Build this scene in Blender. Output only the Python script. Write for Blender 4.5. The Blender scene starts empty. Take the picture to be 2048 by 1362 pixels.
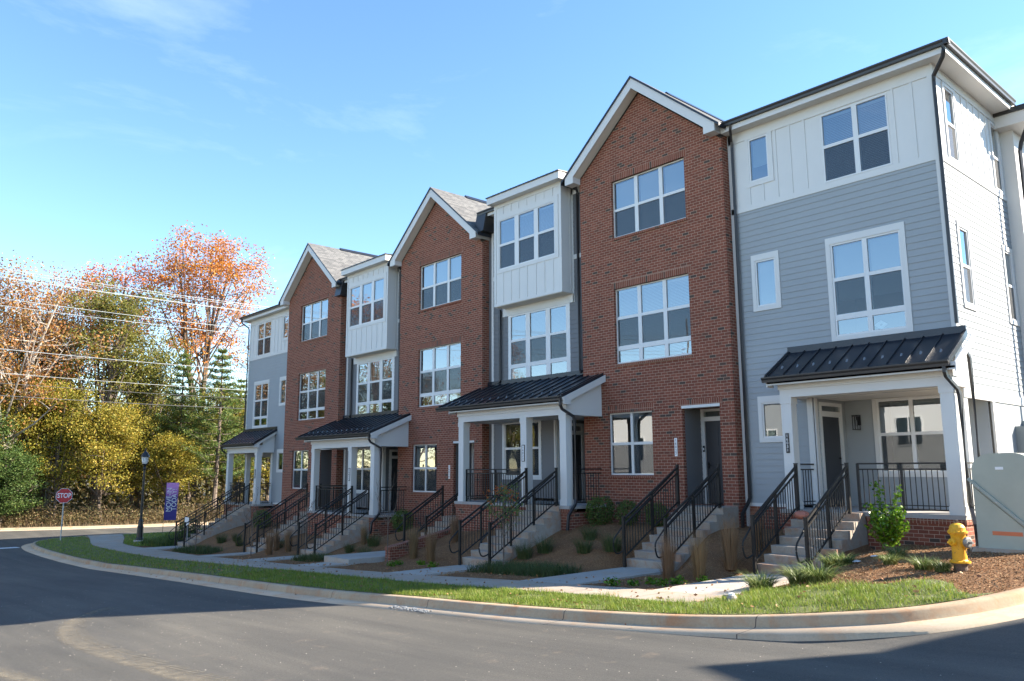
import bpy, math, random
import numpy as np
from mathutils import Vector, Matrix
R = math.radians
rng = np.random.default_rng(7)
random.seed(7)
C = bpy.context.scene.collection
SC = bpy.context.scene

# ------------------------------------------------------------------ camera
cam_d = bpy.data.cameras.new("camera"); cam = bpy.data.objects.new("camera", cam_d); C.objects.link(cam)
SC.camera = cam
cam_d.sensor_width = 36.0; cam_d.lens = 1579.456 / 2048 * 36.0
cam_d.clip_start = 0.1; cam_d.clip_end = 3000
def cam_basis(yaw, pitch, roll):
    cy, sy, cp, sp, cr, sr = math.cos(yaw), math.sin(yaw), math.cos(pitch), math.sin(pitch), math.cos(roll), math.sin(roll)
    f = Vector((sy*cp, cy*cp, sp)); r = Vector((cy, -sy, 0)); u = r.cross(f)
    return cr*r + sr*u, -sr*r + cr*u, f
r_, u_, f_ = cam_basis(R(-48.2496), R(9.2517), R(-0.2696))
cam.matrix_world = Matrix(((r_.x, u_.x, -f_.x, 0), (r_.y, u_.y, -f_.y, 0), (r_.z, u_.z, -f_.z, 0), (0, 0, 0, 1)))

# ------------------------------------------------------------------ sky, sun, exposure
SUN_TO = Vector((0.98, 1.24, 1.0)).normalized()
elev = math.asin(SUN_TO.z); azim = math.atan2(SUN_TO.x, SUN_TO.y)      # azimuth clockwise from +Y
W = bpy.data.worlds.new("World"); SC.world = W; W.use_nodes = True
nt = W.node_tree; nt.nodes.clear()
def N(t, typ, **kw):
    n = t.nodes.new(typ)
    for k, v in kw.items():
        if hasattr(n, k): setattr(n, k, v)
    return n
out = N(nt, "ShaderNodeOutputWorld"); bg = N(nt, "ShaderNodeBackground"); sky = N(nt, "ShaderNodeTexSky")
sky.sky_type = 'NISHITA'; sky.sun_disc = False; sky.sun_elevation = elev; sky.sun_rotation = azim
sky.altitude = 200; sky.air_density = 1.0; sky.dust_density = 0.0; sky.ozone_density = 1.7
# thin wisps of cloud high in the sky
tc = N(nt, "ShaderNodeTexCoord"); mp = N(nt, "ShaderNodeMapping"); mp.inputs['Scale'].default_value = (0.9, 1.6, 4.5); mp.inputs['Rotation'].default_value = (0.2, 0.1, 0.5); mp.inputs['Location'].default_value = (3.7, 1.9, 0.6)
nz = N(nt, "ShaderNodeTexNoise"); nz.inputs['Scale'].default_value = 1.5; nz.inputs['Detail'].default_value = 9; nz.inputs['Roughness'].default_value = 0.62; nz.inputs['Distortion'].default_value = 0.5
cr = N(nt, "ShaderNodeValToRGB"); cr.color_ramp.elements[0].position = 0.53; cr.color_ramp.elements[1].position = 0.85
cr.color_ramp.elements[0].color = (0, 0, 0, 1); cr.color_ramp.elements[1].color = (0.13, 0.13, 0.13, 1)
mx = N(nt, "ShaderNodeMix", data_type='RGBA'); 
nt.links.new(tc.outputs['Generated'], mp.inputs['Vector']); nt.links.new(mp.outputs['Vector'], nz.inputs['Vector']); nt.links.new(nz.outputs['Fac'], cr.inputs['Fac'])
nt.links.new(cr.outputs['Color'], mx.inputs['Factor']); hsv = N(nt, 'ShaderNodeHueSaturation'); hsv.inputs['Saturation'].default_value = 1.14; nt.links.new(sky.outputs['Color'], hsv.inputs['Color']); nt.links.new(hsv.outputs['Color'], mx.inputs['A']); mx.inputs['B'].default_value = (9.0, 9.3, 9.6, 1)
nt.links.new(mx.outputs['Result'], bg.inputs['Color']); bg.inputs['Strength'].default_value = 0.105
nt.links.new(bg.outputs['Background'], out.inputs['Surface'])
sd = bpy.data.lights.new("sun", 'SUN'); sd.energy = 5.0; sd.angle = R(0.5); sd.color = (1.0, 0.90, 0.76)
so = bpy.data.objects.new("sun", sd); C.objects.link(so); so.rotation_euler = SUN_TO.to_track_quat('Z', 'Y').to_euler()
SC.view_settings.view_transform = 'Standard'; SC.view_settings.look = 'None'; SC.view_settings.gamma = 1.0
SC.view_settings.use_curve_mapping = False; SC.view_settings.exposure = 1.85
SC.cycles.max_bounces = 6; SC.cycles.diffuse_bounces = 3; SC.cycles.glossy_bounces = 3; SC.cycles.transparent_max_bounces = 12
SC.cycles.transmission_bounces = 3; SC.cycles.use_denoising = True; SC.cycles.caustics_reflective = False; SC.cycles.caustics_refractive = False

# ------------------------------------------------------------------ helpers
BASE = {}
def tag(o, label=None, cat=None, group=None, kind=None):
    if label: o['label'] = label
    if cat: o['category'] = cat
    if group: o['group'] = group
    if kind: o['kind'] = kind
    return o
def thing(name, loc, label, cat, group=None):
    o = bpy.data.objects.new(name, None); C.objects.link(o); o.location = loc; o.empty_display_size = 0.3
    BASE[o.name] = Vector(loc)
    return tag(o, label, cat, group)
class TX:                                        # where a unit stands: shift along the row, drop, mirror
    def __init__(s, dx=0., dz=0., mir=None, dy=0.): s.dx, s.dz, s.mir, s.dy = dx, dz, mir, dy
    def __call__(s, p):
        x = (s.mir - p[0]) if s.mir is not None else p[0] + s.dx
        return (x, p[1] + s.dy, p[2] + s.dz)
    def X(s, x): return (s.mir - x) if s.mir is not None else x + s.dx
ID = TX()
class MB:
    def __init__(s, T=ID): s.v = []; s.f = []; s.T = T; s.m = []; s.cm = 0; s.uvs = []
    def face(s, pts, uv=None):
        i = len(s.v); pts = [s.T(p) for p in pts]; 
        if s.T.mir is not None: pts = pts[::-1]; uv = uv[::-1] if uv else None
        s.v += pts; s.f.append(list(range(i, i+len(pts)))); s.m.append(s.cm); s.uvs.append(uv)
    def box(s, x0, x1, y0, y1, z0, z1):
        if x0 > x1: x0, x1 = x1, x0
        if y0 > y1: y0, y1 = y1, y0
        if z0 > z1: z0, z1 = z1, z0
        a = [(x0,y0,z0),(x1,y0,z0),(x1,y1,z0),(x0,y1,z0),(x0,y0,z1),(x1,y0,z1),(x1,y1,z1),(x0,y1,z1)]
        for q in ((0,1,5,4),(1,2,6,5),(2,3,7,6),(3,0,4,7),(4,5,6,7),(3,2,1,0)): s.face([a[k] for k in q])
        return s
    def prism(s, poly, y0, y1):                  # polygon in xz (counter-clockwise seen from -y), extruded along y
        s.face([(x, y0, z) for x, z in poly]); s.face([(x, y1, z) for x, z in reversed(poly)])
        n = len(poly)
        for i in range(n):
            a, b = poly[i], poly[(i+1) % n]
            s.face([(b[0], y0, b[1]), (a[0], y0, a[1]), (a[0], y1, a[1]), (b[0], y1, b[1])])
        return s
    def prismx(s, poly, x0, x1):                 # polygon in yz (counter-clockwise seen from +x), extruded along x
        s.face([(x1, y, z) for y, z in poly]); s.face([(x0, y, z) for y, z in reversed(poly)])
        n = len(poly)
        for i in range(n):
            a, b = poly[i], poly[(i+1) % n]
            s.face([(x1, b[0], b[1]), (x1, a[0], a[1]), (x0, a[0], a[1]), (x0, b[0], b[1])])
        return s
    def tube(s, path, r, n=6, caps=True, r1=None):
        path = [Vector(p) for p in path]; rings = []
        for i, p in enumerate(path):
            d = (path[min(i+1, len(path)-1)] - path[max(i-1, 0)]).normalized()
            a = d.cross(Vector((0, 0, 1)));
            if a.length < 1e-3: a = Vector((1, 0, 0))
            a.normalize(); b = d.cross(a)
            rr = r if r1 is None else r + (r1-r)*i/(len(path)-1)
            if isinstance(r, (list, tuple)): rr = r[i]
            rings.append([p + rr*(math.cos(t)*a + math.sin(t)*b) for t in [2*math.pi*k/n + (math.pi/n) for k in range(n)]])
        for i in range(len(rings)-1):
            for k in range(n):
                s.face([rings[i][k], rings[i+1][k], rings[i+1][(k+1) % n], rings[i][(k+1) % n]][::-1])
        if caps: s.face(rings[0]); s.face(rings[-1][::-1])
        return s
    def lathe(s, prof, c, n=16, axis='z'):       # prof: (radius, height)
        def P(r, h, t):
            if axis == 'z': return (c[0]+r*math.cos(t), c[1]+r*math.sin(t), c[2]+h)
            if axis == 'x': return (c[0]+h, c[1]+r*math.cos(t), c[2]+r*math.sin(t))
            return (c[0]+r*math.sin(t), c[1]+h, c[2]+r*math.cos(t))
        for (r0, h0), (r1, h1) in zip(prof, prof[1:]):
            for k in range(n):
                t0, t1 = 2*math.pi*k/n, 2*math.pi*(k+1)/n
                q = [P(r0,h0,t0), P(r0,h0,t1), P(r1,h1,t1), P(r1,h1,t0)]
                if r0 < 1e-6: q = [q[0], q[2], q[3]]
                elif r1 < 1e-6: q = q[:3]
                s.face(q)
        return s
    def build(s, name, mats, parent=None, smooth=False, weld=False):
        base = BASE[parent.name] if parent is not None else Vector((0, 0, 0))
        me = bpy.data.meshes.new(name)
        me.from_pydata([tuple(Vector(p) - base) for p in s.v], [], s.f)
        mats = mats if isinstance(mats, (list, tuple)) else [mats]
        for m in mats: me.materials.append(m)
        me.polygons.foreach_set('material_index', s.m)
        uvl = me.uv_layers.new(name='UVMap'); uv = np.zeros(len(me.loops)*2, 'f')
        for p in me.polygons:
            nrm = p.normal; ax = (abs(nrm.x), abs(nrm.y), abs(nrm.z)); k = ax.index(max(ax)); cu = s.uvs[p.index]
            for j, li in enumerate(p.loop_indices):
                if cu: a, b = cu[j]
                else:
                    v = Vector(s.v[me.loops[li].vertex_index])
                    a, b = ((v.y, v.z) if k == 0 else (v.x, v.z) if k == 1 else (v.x, v.y))
                uv[2*li] = a; uv[2*li+1] = b
        uvl.data.foreach_set('uv', uv)
        if smooth: me.polygons.foreach_set('use_smooth', [True]*len(me.polygons))
        if weld:
            import bmesh
            bm = bmesh.new(); bm.from_mesh(me); bmesh.ops.remove_doubles(bm, verts=bm.verts, dist=1e-4); bm.to_mesh(me); bm.free()
        o = bpy.data.objects.new(name, me); C.objects.link(o)
        if parent is not None: o.parent = parent
        BASE[o.name] = base
        return o
def arr_mesh(name, V, F, mats, parent=None, smooth=False, uv=None, base=None):    # numpy quads or triangles
    me = bpy.data.meshes.new(name); V = np.asarray(V, 'f')
    b = np.array(BASE[parent.name]) if parent is not None else (np.array(base) if base is not None else np.zeros(3))
    V = V - b.astype('f'); k = F.shape[1]
    me.vertices.add(len(V)); me.vertices.foreach_set('co', V.ravel())
    me.loops.add(F.size); me.loops.foreach_set('vertex_index', F.ravel().astype('i'))
    me.polygons.add(len(F)); me.polygons.foreach_set('loop_start', np.arange(0, F.size, k, dtype='i')); me.polygons.foreach_set('loop_total', np.full(len(F), k, 'i'))
    if smooth: me.polygons.foreach_set('use_smooth', np.ones(len(F), bool))
    if uv is not None:
        l = me.uv_layers.new(name='UVMap'); l.data.foreach_set('uv', np.asarray(uv, 'f')[F.ravel()].ravel())
    me.update(calc_edges=True); me.validate()
    for m in (mats if isinstance(mats, (list, tuple)) else [mats]): me.materials.append(m)
    o = bpy.data.objects.new(name, me); C.objects.link(o)
    if parent is not None: o.parent = parent
    elif base is not None: o.location = base
    BASE[o.name] = Vector(b)
    return o
def text(body, size, M4, mat, name, parent, extrude=0.003, align='CENTER', sx=1.0, bold=0.0):
    cu = bpy.data.curves.new(name, 'FONT'); cu.body = body; cu.size = size; cu.align_x = align; cu.align_y = 'CENTER'; cu.extrude = extrude; cu.offset = bold
    o = bpy.data.objects.new(name, cu); C.objects.link(o)
    dg = bpy.context.evaluated_depsgraph_get(); me = bpy.data.meshes.new_from_object(o.evaluated_get(dg))
    bpy.data.objects.remove(o); bpy.data.curves.remove(cu)
    me.transform(Matrix.Translation(-BASE[parent.name]) @ M4 @ Matrix.Diagonal((sx, 1, 1, 1)))
    me.materials.clear(); me.materials.append(mat)
    t = bpy.data.objects.new(name, me); C.objects.link(t); t.parent = parent; BASE[t.name] = BASE[parent.name]
    return t
def cells(x0, x1, z0, z1, holes):
    xs = sorted({x0, x1, *[min(max(h[k], x0), x1) for h in holes for k in (0, 1)]})
    zs = sorted({z0, z1, *[min(max(h[k], z0), z1) for h in holes for k in (2, 3)]})
    for a, b in zip(xs, xs[1:]):
        for c, d in zip(zs, zs[1:]):
            mx_, mz_ = (a+b)/2, (c+d)/2
            if not any(h[0] < mx_ < h[1] and h[2] < mz_ < h[3] for h in holes): yield a, b, c, d

# ------------------------------------------------------------------ materials
MATS = {}
def newmat(name):
    m = bpy.data.materials.new(name); m.use_nodes = True; t = m.node_tree; b = t.nodes['Principled BSDF']; MATS[name] = m
    return m, t, b
def lk(t, a, b): t.links.new(a, b)
def noise(t, scale, detail=4, rough=0.55, vec=None, dist=0.0):
    n = N(t, 'ShaderNodeTexNoise'); n.inputs['Scale'].default_value = scale; n.inputs['Detail'].default_value = detail; n.inputs['Roughness'].default_value = rough; n.inputs['Distortion'].default_value = dist
    if vec is not None: lk(t, vec, n.inputs['Vector'])
    return n
def ramp(t, fac, stops, interp='LINEAR'):
    r = N(t, 'ShaderNodeValToRGB'); e = r.color_ramp; e.interpolation = interp
    while len(e.elements) < len(stops): e.elements.new(0.5)
    for el, (p, c) in zip(e.elements, stops): el.position = p; el.color = (*c, 1) if len(c) == 3 else c
    lk(t, fac, r.inputs['Fac']); return r
def mixc(t, fac, a, b, mode='MIX'):
    m = N(t, 'ShaderNodeMix', data_type='RGBA', blend_type=mode)
    for s, v in (('Factor', fac), ('A', a), ('B', b)):
        if hasattr(v, 'is_linked'): lk(t, v, m.inputs[s])
        elif isinstance(v, (int, float)): m.inputs[s].default_value = v
        else: m.inputs[s].default_value = (*v, 1)
    return m.outputs['Result']
def bump(t, b, h, strength=0.3, dist=0.01):
    n = N(t, 'ShaderNodeBump'); n.inputs['Strength'].default_value = strength; n.inputs['Distance'].default_value = dist
    lk(t, h, n.inputs['Height']); lk(t, n.outputs['Normal'], b.inputs['Normal']); return n
def pos(t): return N(t, 'ShaderNodeNewGeometry').outputs['Position']
def uvo(t): return N(t, 'ShaderNodeTexCoord').outputs['UV']
def simple(name, col, rough=0.5, metal=0.0, var=0.06, scale=3.0, bscale=0, bstr=0.1, spec=0.5):
    m, t, b = newmat(name)
    n = noise(t, scale, 5, 0.6, pos(t)); lo = tuple(c*(1-var) for c in col); hi = tuple(min(1, c*(1+var)) for c in col)
    lk(t, ramp(t, n.outputs['Fac'], [(0.3, lo), (0.7, hi)]).outputs['Color'], b.inputs['Base Color'])
    b.inputs['Roughness'].default_value = rough; b.inputs['Metallic'].default_value = metal; b.inputs['Specular IOR Level'].default_value = spec
    if bscale: bump(t, b, noise(t, bscale, 3, 0.6, pos(t)).outputs['Fac'], bstr, 0.005)
    return m
def brickmat(name, w, h, swap=False):
    m, t, b = newmat(name); v = uvo(t)
    if swap:
        mpn = N(t, 'ShaderNodeMapping'); mpn.inputs['Rotation'].default_value = (0, 0, R(90)); lk(t, v, mpn.inputs['Vector']); v = mpn.outputs['Vector']
    # a trace of wobble so courses are not ruler-straight
    nv = noise(t, 1.3, 2, 0.5, v); wob = N(t, 'ShaderNodeVectorMath', operation='SCALE'); wob.inputs['Scale'].default_value = 0.006; lk(t, nv.outputs['Color'], wob.inputs[0])
    add = N(t, 'ShaderNodeVectorMath', operation='ADD'); lk(t, v, add.inputs[0]); lk(t, wob.outputs['Vector'], add.inputs[1])
    br = N(t, 'ShaderNodeTexBrick'); br.inputs['Scale'].default_value = 1; br.inputs['Brick Width'].default_value = w; br.inputs['Row Height'].default_value = h
    br.inputs['Mortar Size'].default_value = 0.0058; br.inputs['Mortar Smooth'].default_value = 0.25; br.offset = 0.0 if swap else 0.5
    br.inputs['Color1'].default_value = (0, 0, 0, 1); br.inputs['Color2'].default_value = (1, 1, 1, 1); br.inputs['Mortar'].default_value = (0.5, 0.5, 0.5, 1)
    lk(t, add.outputs['Vector'], br.inputs['Vector'])
    big = noise(t, 0.55, 3, 0.6, v)
    val = N(t, 'ShaderNodeMath', operation='MULTIPLY_ADD'); lk(t, big.outputs['Fac'], val.inputs[0]); val.inputs[1].default_value = -0.06; 
    sep = N(t, 'ShaderNodeSeparateColor'); lk(t, br.outputs['Color'], sep.inputs['Color']); lk(t, sep.outputs['Red'], val.inputs[2])
    tone = ramp(t, val.outputs[0], [(0.0, (0.085, 0.060, 0.048)), (0.008, (0.105, 0.066, 0.050)), (0.03, (0.195, 0.066, 0.042)), (0.4, (0.225, 0.070, 0.043)), (0.7, (0.25, 0.080, 0.049)), (1.0, (0.285, 0.098, 0.060))])
    nf = noise(t, 40, 3, 0.6, v); col = mixc(t, 0.35, tone.outputs['Color'], ramp(t, nf.outputs['Fac'], [(0.25, (0.35, 0.35, 0.35)), (0.75, (1.1, 1.1, 1.1))]).outputs['Color'], 'MULTIPLY')
    mort = ramp(t, noise(t, 6, 3, 0.6, v).outputs['Fac'], [(0.3, (0.38, 0.27, 0.19)), (0.7, (0.49, 0.36, 0.265))])
    lk(t, mixc(t, br.outputs['Fac'], col, mort.outputs['Color']), b.inputs['Base Color']); b.inputs['Roughness'].default_value = 0.88; b.inputs['Specular IOR Level'].default_value = 0.25
    inv = N(t, 'ShaderNodeMath', operation='SUBTRACT'); inv.inputs[0].default_value = 1; lk(t, br.outputs['Fac'], inv.inputs[1]); bump(t, b, inv.outputs[0], 0.55, 0.006)
    return m
brick = brickmat('brick', 0.203, 0.0792); soldier = brickmat('soldier_brick', 0.215, 0.072, True)
siding = simple('grey_siding', (0.315, 0.335, 0.345), 0.6, var=0.035, scale=0.8, bscale=90, bstr=0.06)
siding_lt = siding
siding_dk = simple('charcoal_siding', (0.15, 0.150, 0.153), 0.6, var=0.05, scale=0.8, bscale=90, bstr=0.06)
white = simple('white_paint', (0.64, 0.63, 0.605), 0.5, var=0.02, scale=1.2, bscale=60, bstr=0.03)
vinyl = simple('white_vinyl', (0.68, 0.675, 0.66), 0.35, var=0.01)
soffit = simple('soffit_white', (0.70, 0.67, 0.60), 0.6, var=0.02)
gutterm = simple('bronze_gutter', (0.030, 0.028, 0.028), 0.38, 0.0, var=0.1)
seam = simple('black_seam_metal', (0.028, 0.030, 0.036), 0.30, 0.3, var=0.15, scale=1.5)
rail_m = simple('bronze_rail', (0.020, 0.018, 0.016), 0.5, 0.0, var=0.12, scale=6, spec=0.35)
snow = simple('clear_guard', (0.16, 0.17, 0.18), 0.2, 0.0)
door_m = simple('dark_door', (0.035, 0.037, 0.042), 0.45, var=0.06)
black_m = simple('black_metal', (0.012, 0.012, 0.014), 0.4)
intm = simple('room_wall', (0.22, 0.21, 0.20), 0.8)
blind_m = simple('blind_white', (0.42, 0.43, 0.42), 0.55, var=0.01)
steel = simple('galvanised', (0.42, 0.43, 0.44), 0.45, 0.6, var=0.12, scale=12)
yellow = simple('hydrant_yellow', (0.80, 0.40, 0.012), 0.42, var=0.10, scale=9, bscale=50, bstr=0.06)
def chipped():
    m, t, b = newmat('hydrant_yellow'); q = pos(t); c = ramp(t, noise(t, 7, 4, .6, q).outputs['Fac'], [(.3, (.66, .31, .008)), (.7, (.80, .42, .015))]).outputs['Color']
    k = ramp(t, noise(t, 26, 6, .78, q, .4).outputs['Fac'], [(.60, (0, 0, 0)), (.66, (1, 1, 1))]).outputs['Color']; lk(t, mixc(t, k, c, (.20, .10, .04)), b.inputs['Base Color']); b.inputs['Roughness'].default_value = .55; bump(t, b, noise(t, 60, 3, .6, q).outputs['Fac'], .15, .004); return m
yellow = chipped()
rust = simple('rusty_iron', (0.13, 0.085, 0.06), 0.8, var=0.4, scale=14, bscale=60, bstr=0.3)
capgrey = simple('cap_grey', (0.25, 0.24, 0.22), 0.55, 0.3, var=0.25, scale=14)
green_box = simple('cabinet_green', (0.37, 0.385, 0.315), 0.5, var=0.07, scale=2.0)
meterg = simple('meter_grey', (0.20, 0.23, 0.24), 0.5)
stop_red = simple('stop_red', (0.50, 0.012, 0.022), 0.4, var=0.03)
sign_white = simple('sign_white', (0.80, 0.80, 0.80), 0.4, var=0.02)
sign_back = simple('sign_back', (0.45, 0.46, 0.47), 0.4, 0.5)
orange_t = simple('orange_label', (0.62, 0.17, 0.07), 0.5)
bark = simple('bark', (0.14, 0.105, 0.08), 0.9, var=0.35, scale=5, bscale=18, bstr=0.6)
bark_p = simple('pale_bark', (0.36, 0.31, 0.26), 0.9, var=0.3, scale=5, bscale=18, bstr=0.4)
pumpkin_m = simple('pumpkin_skin', (0.55, 0.20, 0.13), 0.5, var=0.15, scale=12)
stone_m = simple('stones', (0.17, 0.18, 0.19), 0.8, var=0.4, scale=25)

def concrete(name, c0, c1, stain, joints=0.0, sc=1.0):
    m, t, b = newmat(name); p = pos(t)
    n1 = noise(t, 0.7*sc, 5, 0.65, p); n2 = noise(t, 28, 4, 0.7, p)
    c = ramp(t, n1.outputs['Fac'], [(0.32, c0), (0.68, c1)]).outputs['Color']
    st = ramp(t, noise(t, 1.7*sc, 5, 0.7, p, 0.6).outputs['Fac'], [(0.48, (0, 0, 0)), (0.70, (1, 1, 1))]).outputs['Color']
    c = mixc(t, st, c, stain)
    c = mixc(t, 0.30, c, ramp(t, n2.outputs['Fac'], [(0.2, (0.45, 0.45, 0.45)), (0.8, (1.2, 1.2, 1.2))]).outputs['Color'], 'MULTIPLY')
    if joints:
        sx = N(t, 'ShaderNodeSeparateXYZ'); lk(t, p, sx.inputs[0])
        md = N(t, 'ShaderNodeMath', operation='MODULO'); ab = N(t, 'ShaderNodeMath', operation='ABSOLUTE'); lk(t, sx.outputs['X'], ab.inputs[0]); lk(t, ab.outputs[0], md.inputs[0]); md.inputs[1].default_value = joints
        lt = N(t, 'ShaderNodeMath', operation='LESS_THAN'); lk(t, md.outputs[0], lt.inputs[0]); lt.inputs[1].default_value = 0.014
        c = mixc(t, lt.outputs[0], c, (0.10, 0.075, 0.06))
    lk(t, c, b.inputs['Base Color']); b.inputs['Roughness'].default_value = 0.9; b.inputs['Specular IOR Level'].default_value = 0.2
    bump(t, b, n2.outputs['Fac'], 0.25, 0.006); return m
conc_walk = concrete('walk_concrete', (0.33, 0.285, 0.235), (0.42, 0.36, 0.295), (0.42, 0.285, 0.19), 1.52)
conc_lead = concrete('lead_walk_concrete', (0.36, 0.34, 0.31), (0.44, 0.41, 0.365), (0.43, 0.33, 0.245), 0)
conc_curb = concrete('kerb_concrete', (0.38, 0.295, 0.20), (0.48, 0.385, 0.265), (0.43, 0.235, 0.125), 3.05)
conc_gut = concrete('gutter_concrete', (0.46, 0.365, 0.26), (0.56, 0.45, 0.33), (0.50, 0.33, 0.205), 3.05)
conc_step = concrete('step_concrete', (0.34, 0.30, 0.255), (0.43, 0.38, 0.32), (0.42, 0.245, 0.155), 0, 1.6)
conc_porch = concrete('porch_concrete', (0.34, 0.33, 0.32), (0.42, 0.40, 0.38), (0.38, 0.33, 0.28), 0)

def asphalt():
    m, t, b = newmat('asphalt'); p = pos(t)
    mpn = N(t, 'ShaderNodeMapping'); mpn.inputs['Scale'].default_value = (0.09, 1.1, 1); lk(t, p, mpn.inputs['Vector'])
    streak = noise(t, 1.3, 6, 0.62, mpn.outputs['Vector'], 0.3); big = noise(t, 0.22, 5, 0.6, p); fine = noise(t, 48, 5, 0.85, p); mid = noise(t, 2.4, 6, 0.7, p)
    c = ramp(t, streak.outputs['Fac'], [(0.30, (0.068, 0.066, 0.060)), (0.5, (0.090, 0.086, 0.077)), (0.72, (0.120, 0.113, 0.098))]).outputs['Color']
    c = mixc(t, 0.5, c, ramp(t, big.outputs['Fac'], [(0.3, (0.6, 0.6, 0.62)), (0.7, (1.18, 1.14, 1.06))]).outputs['Color'], 'MULTIPLY')
    c = mixc(t, 0.55, c, ramp(t, fine.outputs['Fac'], [(0.32, (0.35, 0.35, 0.35)), (0.68, (1.55, 1.55, 1.55))]).outputs['Color'], 'MULTIPLY')
    dust = ramp(t, mid.outputs['Fac'], [(0.60, (0, 0, 0)), (0.80, (0.5, 0.5, 0.5))]).outputs['Color']
    c = mixc(t, dust, c, (0.26, 0.195, 0.14))
    lk(t, c, b.inputs['Base Color']); b.inputs['Roughness'].default_value = 0.82; b.inputs['Specular IOR Level'].default_value = 0.35
    bump(t, b, fine.outputs['Fac'], 0.9, 0.010); return m
asph = asphalt()
def dustmat():
    m, t, b = newmat('dried_mud'); p = pos(t)
    tr = N(t, 'ShaderNodeBsdfTransparent'); mxs = N(t, 'ShaderNodeMixShader'); o = t.nodes['Material Output']
    lk(t, ramp(t, noise(t, 9, 4, 0.7, p).outputs['Fac'], [(0.3, (0.19, 0.165, 0.125)), (0.7, (0.27, 0.23, 0.165))]).outputs['Color'], b.inputs['Base Color']); b.inputs['Roughness'].default_value = 0.95
    uvn = N(t, 'ShaderNodeSeparateXYZ'); lk(t, uvo(t), uvn.inputs[0])
    e = ramp(t, uvn.outputs['Y'], [(0.0, (0, 0, 0)), (0.28, (0.6, 0.6, 0.6)), (0.6, (0.5, 0.5, 0.5)), (1.0, (0, 0, 0))]).outputs['Color']
    nn = ramp(t, noise(t, 5, 5, 0.75, p).outputs['Fac'], [(0.32, (0, 0, 0)), (0.60, (1, 1, 1))]).outputs['Color']
    lk(t, mixc(t, 1.0, e, nn, 'MULTIPLY'), mxs.inputs['Fac']); lk(t, tr.outputs[0], mxs.inputs[1]); lk(t, b.outputs[0], mxs.inputs[2]); lk(t, mxs.outputs[0], o.inputs['Surface']); return m
mud = dustmat()
def mulchmat():
    m, t, b = newmat('mulch'); p = pos(t)
    n1 = noise(t, 34, 5, 0.75, p, 1.2); n2 = noise(t, 1.2, 4, 0.6, p)
    c = ramp(t, n1.outputs['Fac'], [(0.28, (0.10, 0.056, 0.03)), (0.45, (0.22, 0.12, 0.062)), (0.60, (0.35, 0.20, 0.108)), (0.78, (0.50, 0.33, 0.19))]).outputs['Color']
    c = mixc(t, 0.6, c, ramp(t, n2.outputs['Fac'], [(0.3, (0.65, 0.6, 0.6)), (0.7, (1.15, 1.1, 1.0))]).outputs['Color'], 'MULTIPLY')
    lk(t, c, b.inputs['Base Color']); b.inputs['Roughness'].default_value = 0.95; b.inputs['Specular IOR Level'].default_value = 0.1
    bump(t, b, n1.outputs['Fac'], 1.0, 0.04); return m
mulch = mulchmat()
def soilmat(name, a, c_, sc):
    m, t, b = newmat(name); p = pos(t); n1 = noise(t, sc, 6, 0.7, p); n2 = noise(t, 0.3, 3, 0.6, p)
    c = ramp(t, n1.outputs['Fac'], [(0.3, a), (0.7, c_)]).outputs['Color']
    c = mixc(t, 0.5, c, ramp(t, n2.outputs['Fac'], [(0.3, (0.6, 0.6, 0.6)), (0.7, (1.2, 1.2, 1.1))]).outputs['Color'], 'MULTIPLY')
    lk(t, c, b.inputs['Base Color']); b.inputs['Roughness'].default_value = 0.95; bump(t, b, n1.outputs['Fac'], 0.7, 0.03); return m
turf = soilmat('turf', (0.085, 0.095, 0.028), (0.15, 0.16, 0.05), 9)
forest = soilmat('forest_floor', (0.05, 0.045, 0.02), (0.15, 0.11, 0.055), 2.0)
def shingle():
    m, t, b = newmat('shingles'); v = uvo(t)
    br = N(t, 'ShaderNodeTexBrick'); br.inputs['Scale'].default_value = 1; br.inputs['Brick Width'].default_value = 0.26; br.inputs['Row Height'].default_value = 0.145; br.inputs['Mortar Size'].default_value = 0.006
    br.inputs['Color1'].default_value = (0.115, 0.115, 0.115, 1); br.inputs['Color2'].default_value = (0.19, 0.187, 0.18, 1); br.inputs['Mortar'].default_value = (0.05, 0.05, 0.05, 1)
    lk(t, v, br.inputs['Vector']); c = mixc(t, 0.6, br.outputs['Color'], ramp(t, noise(t, 45, 3, 0.7, v).outputs['Fac'], [(0.25, (0.5, 0.5, 0.5)), (0.75, (1.4, 1.4, 1.4))]).outputs['Color'], 'MULTIPLY')
    lk(t, c, b.inputs['Base Color']); b.inputs['Roughness'].default_value = 0.95; b.inputs['Specular IOR Level'].default_value = 0.15; return m
shing = shingle()
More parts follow.
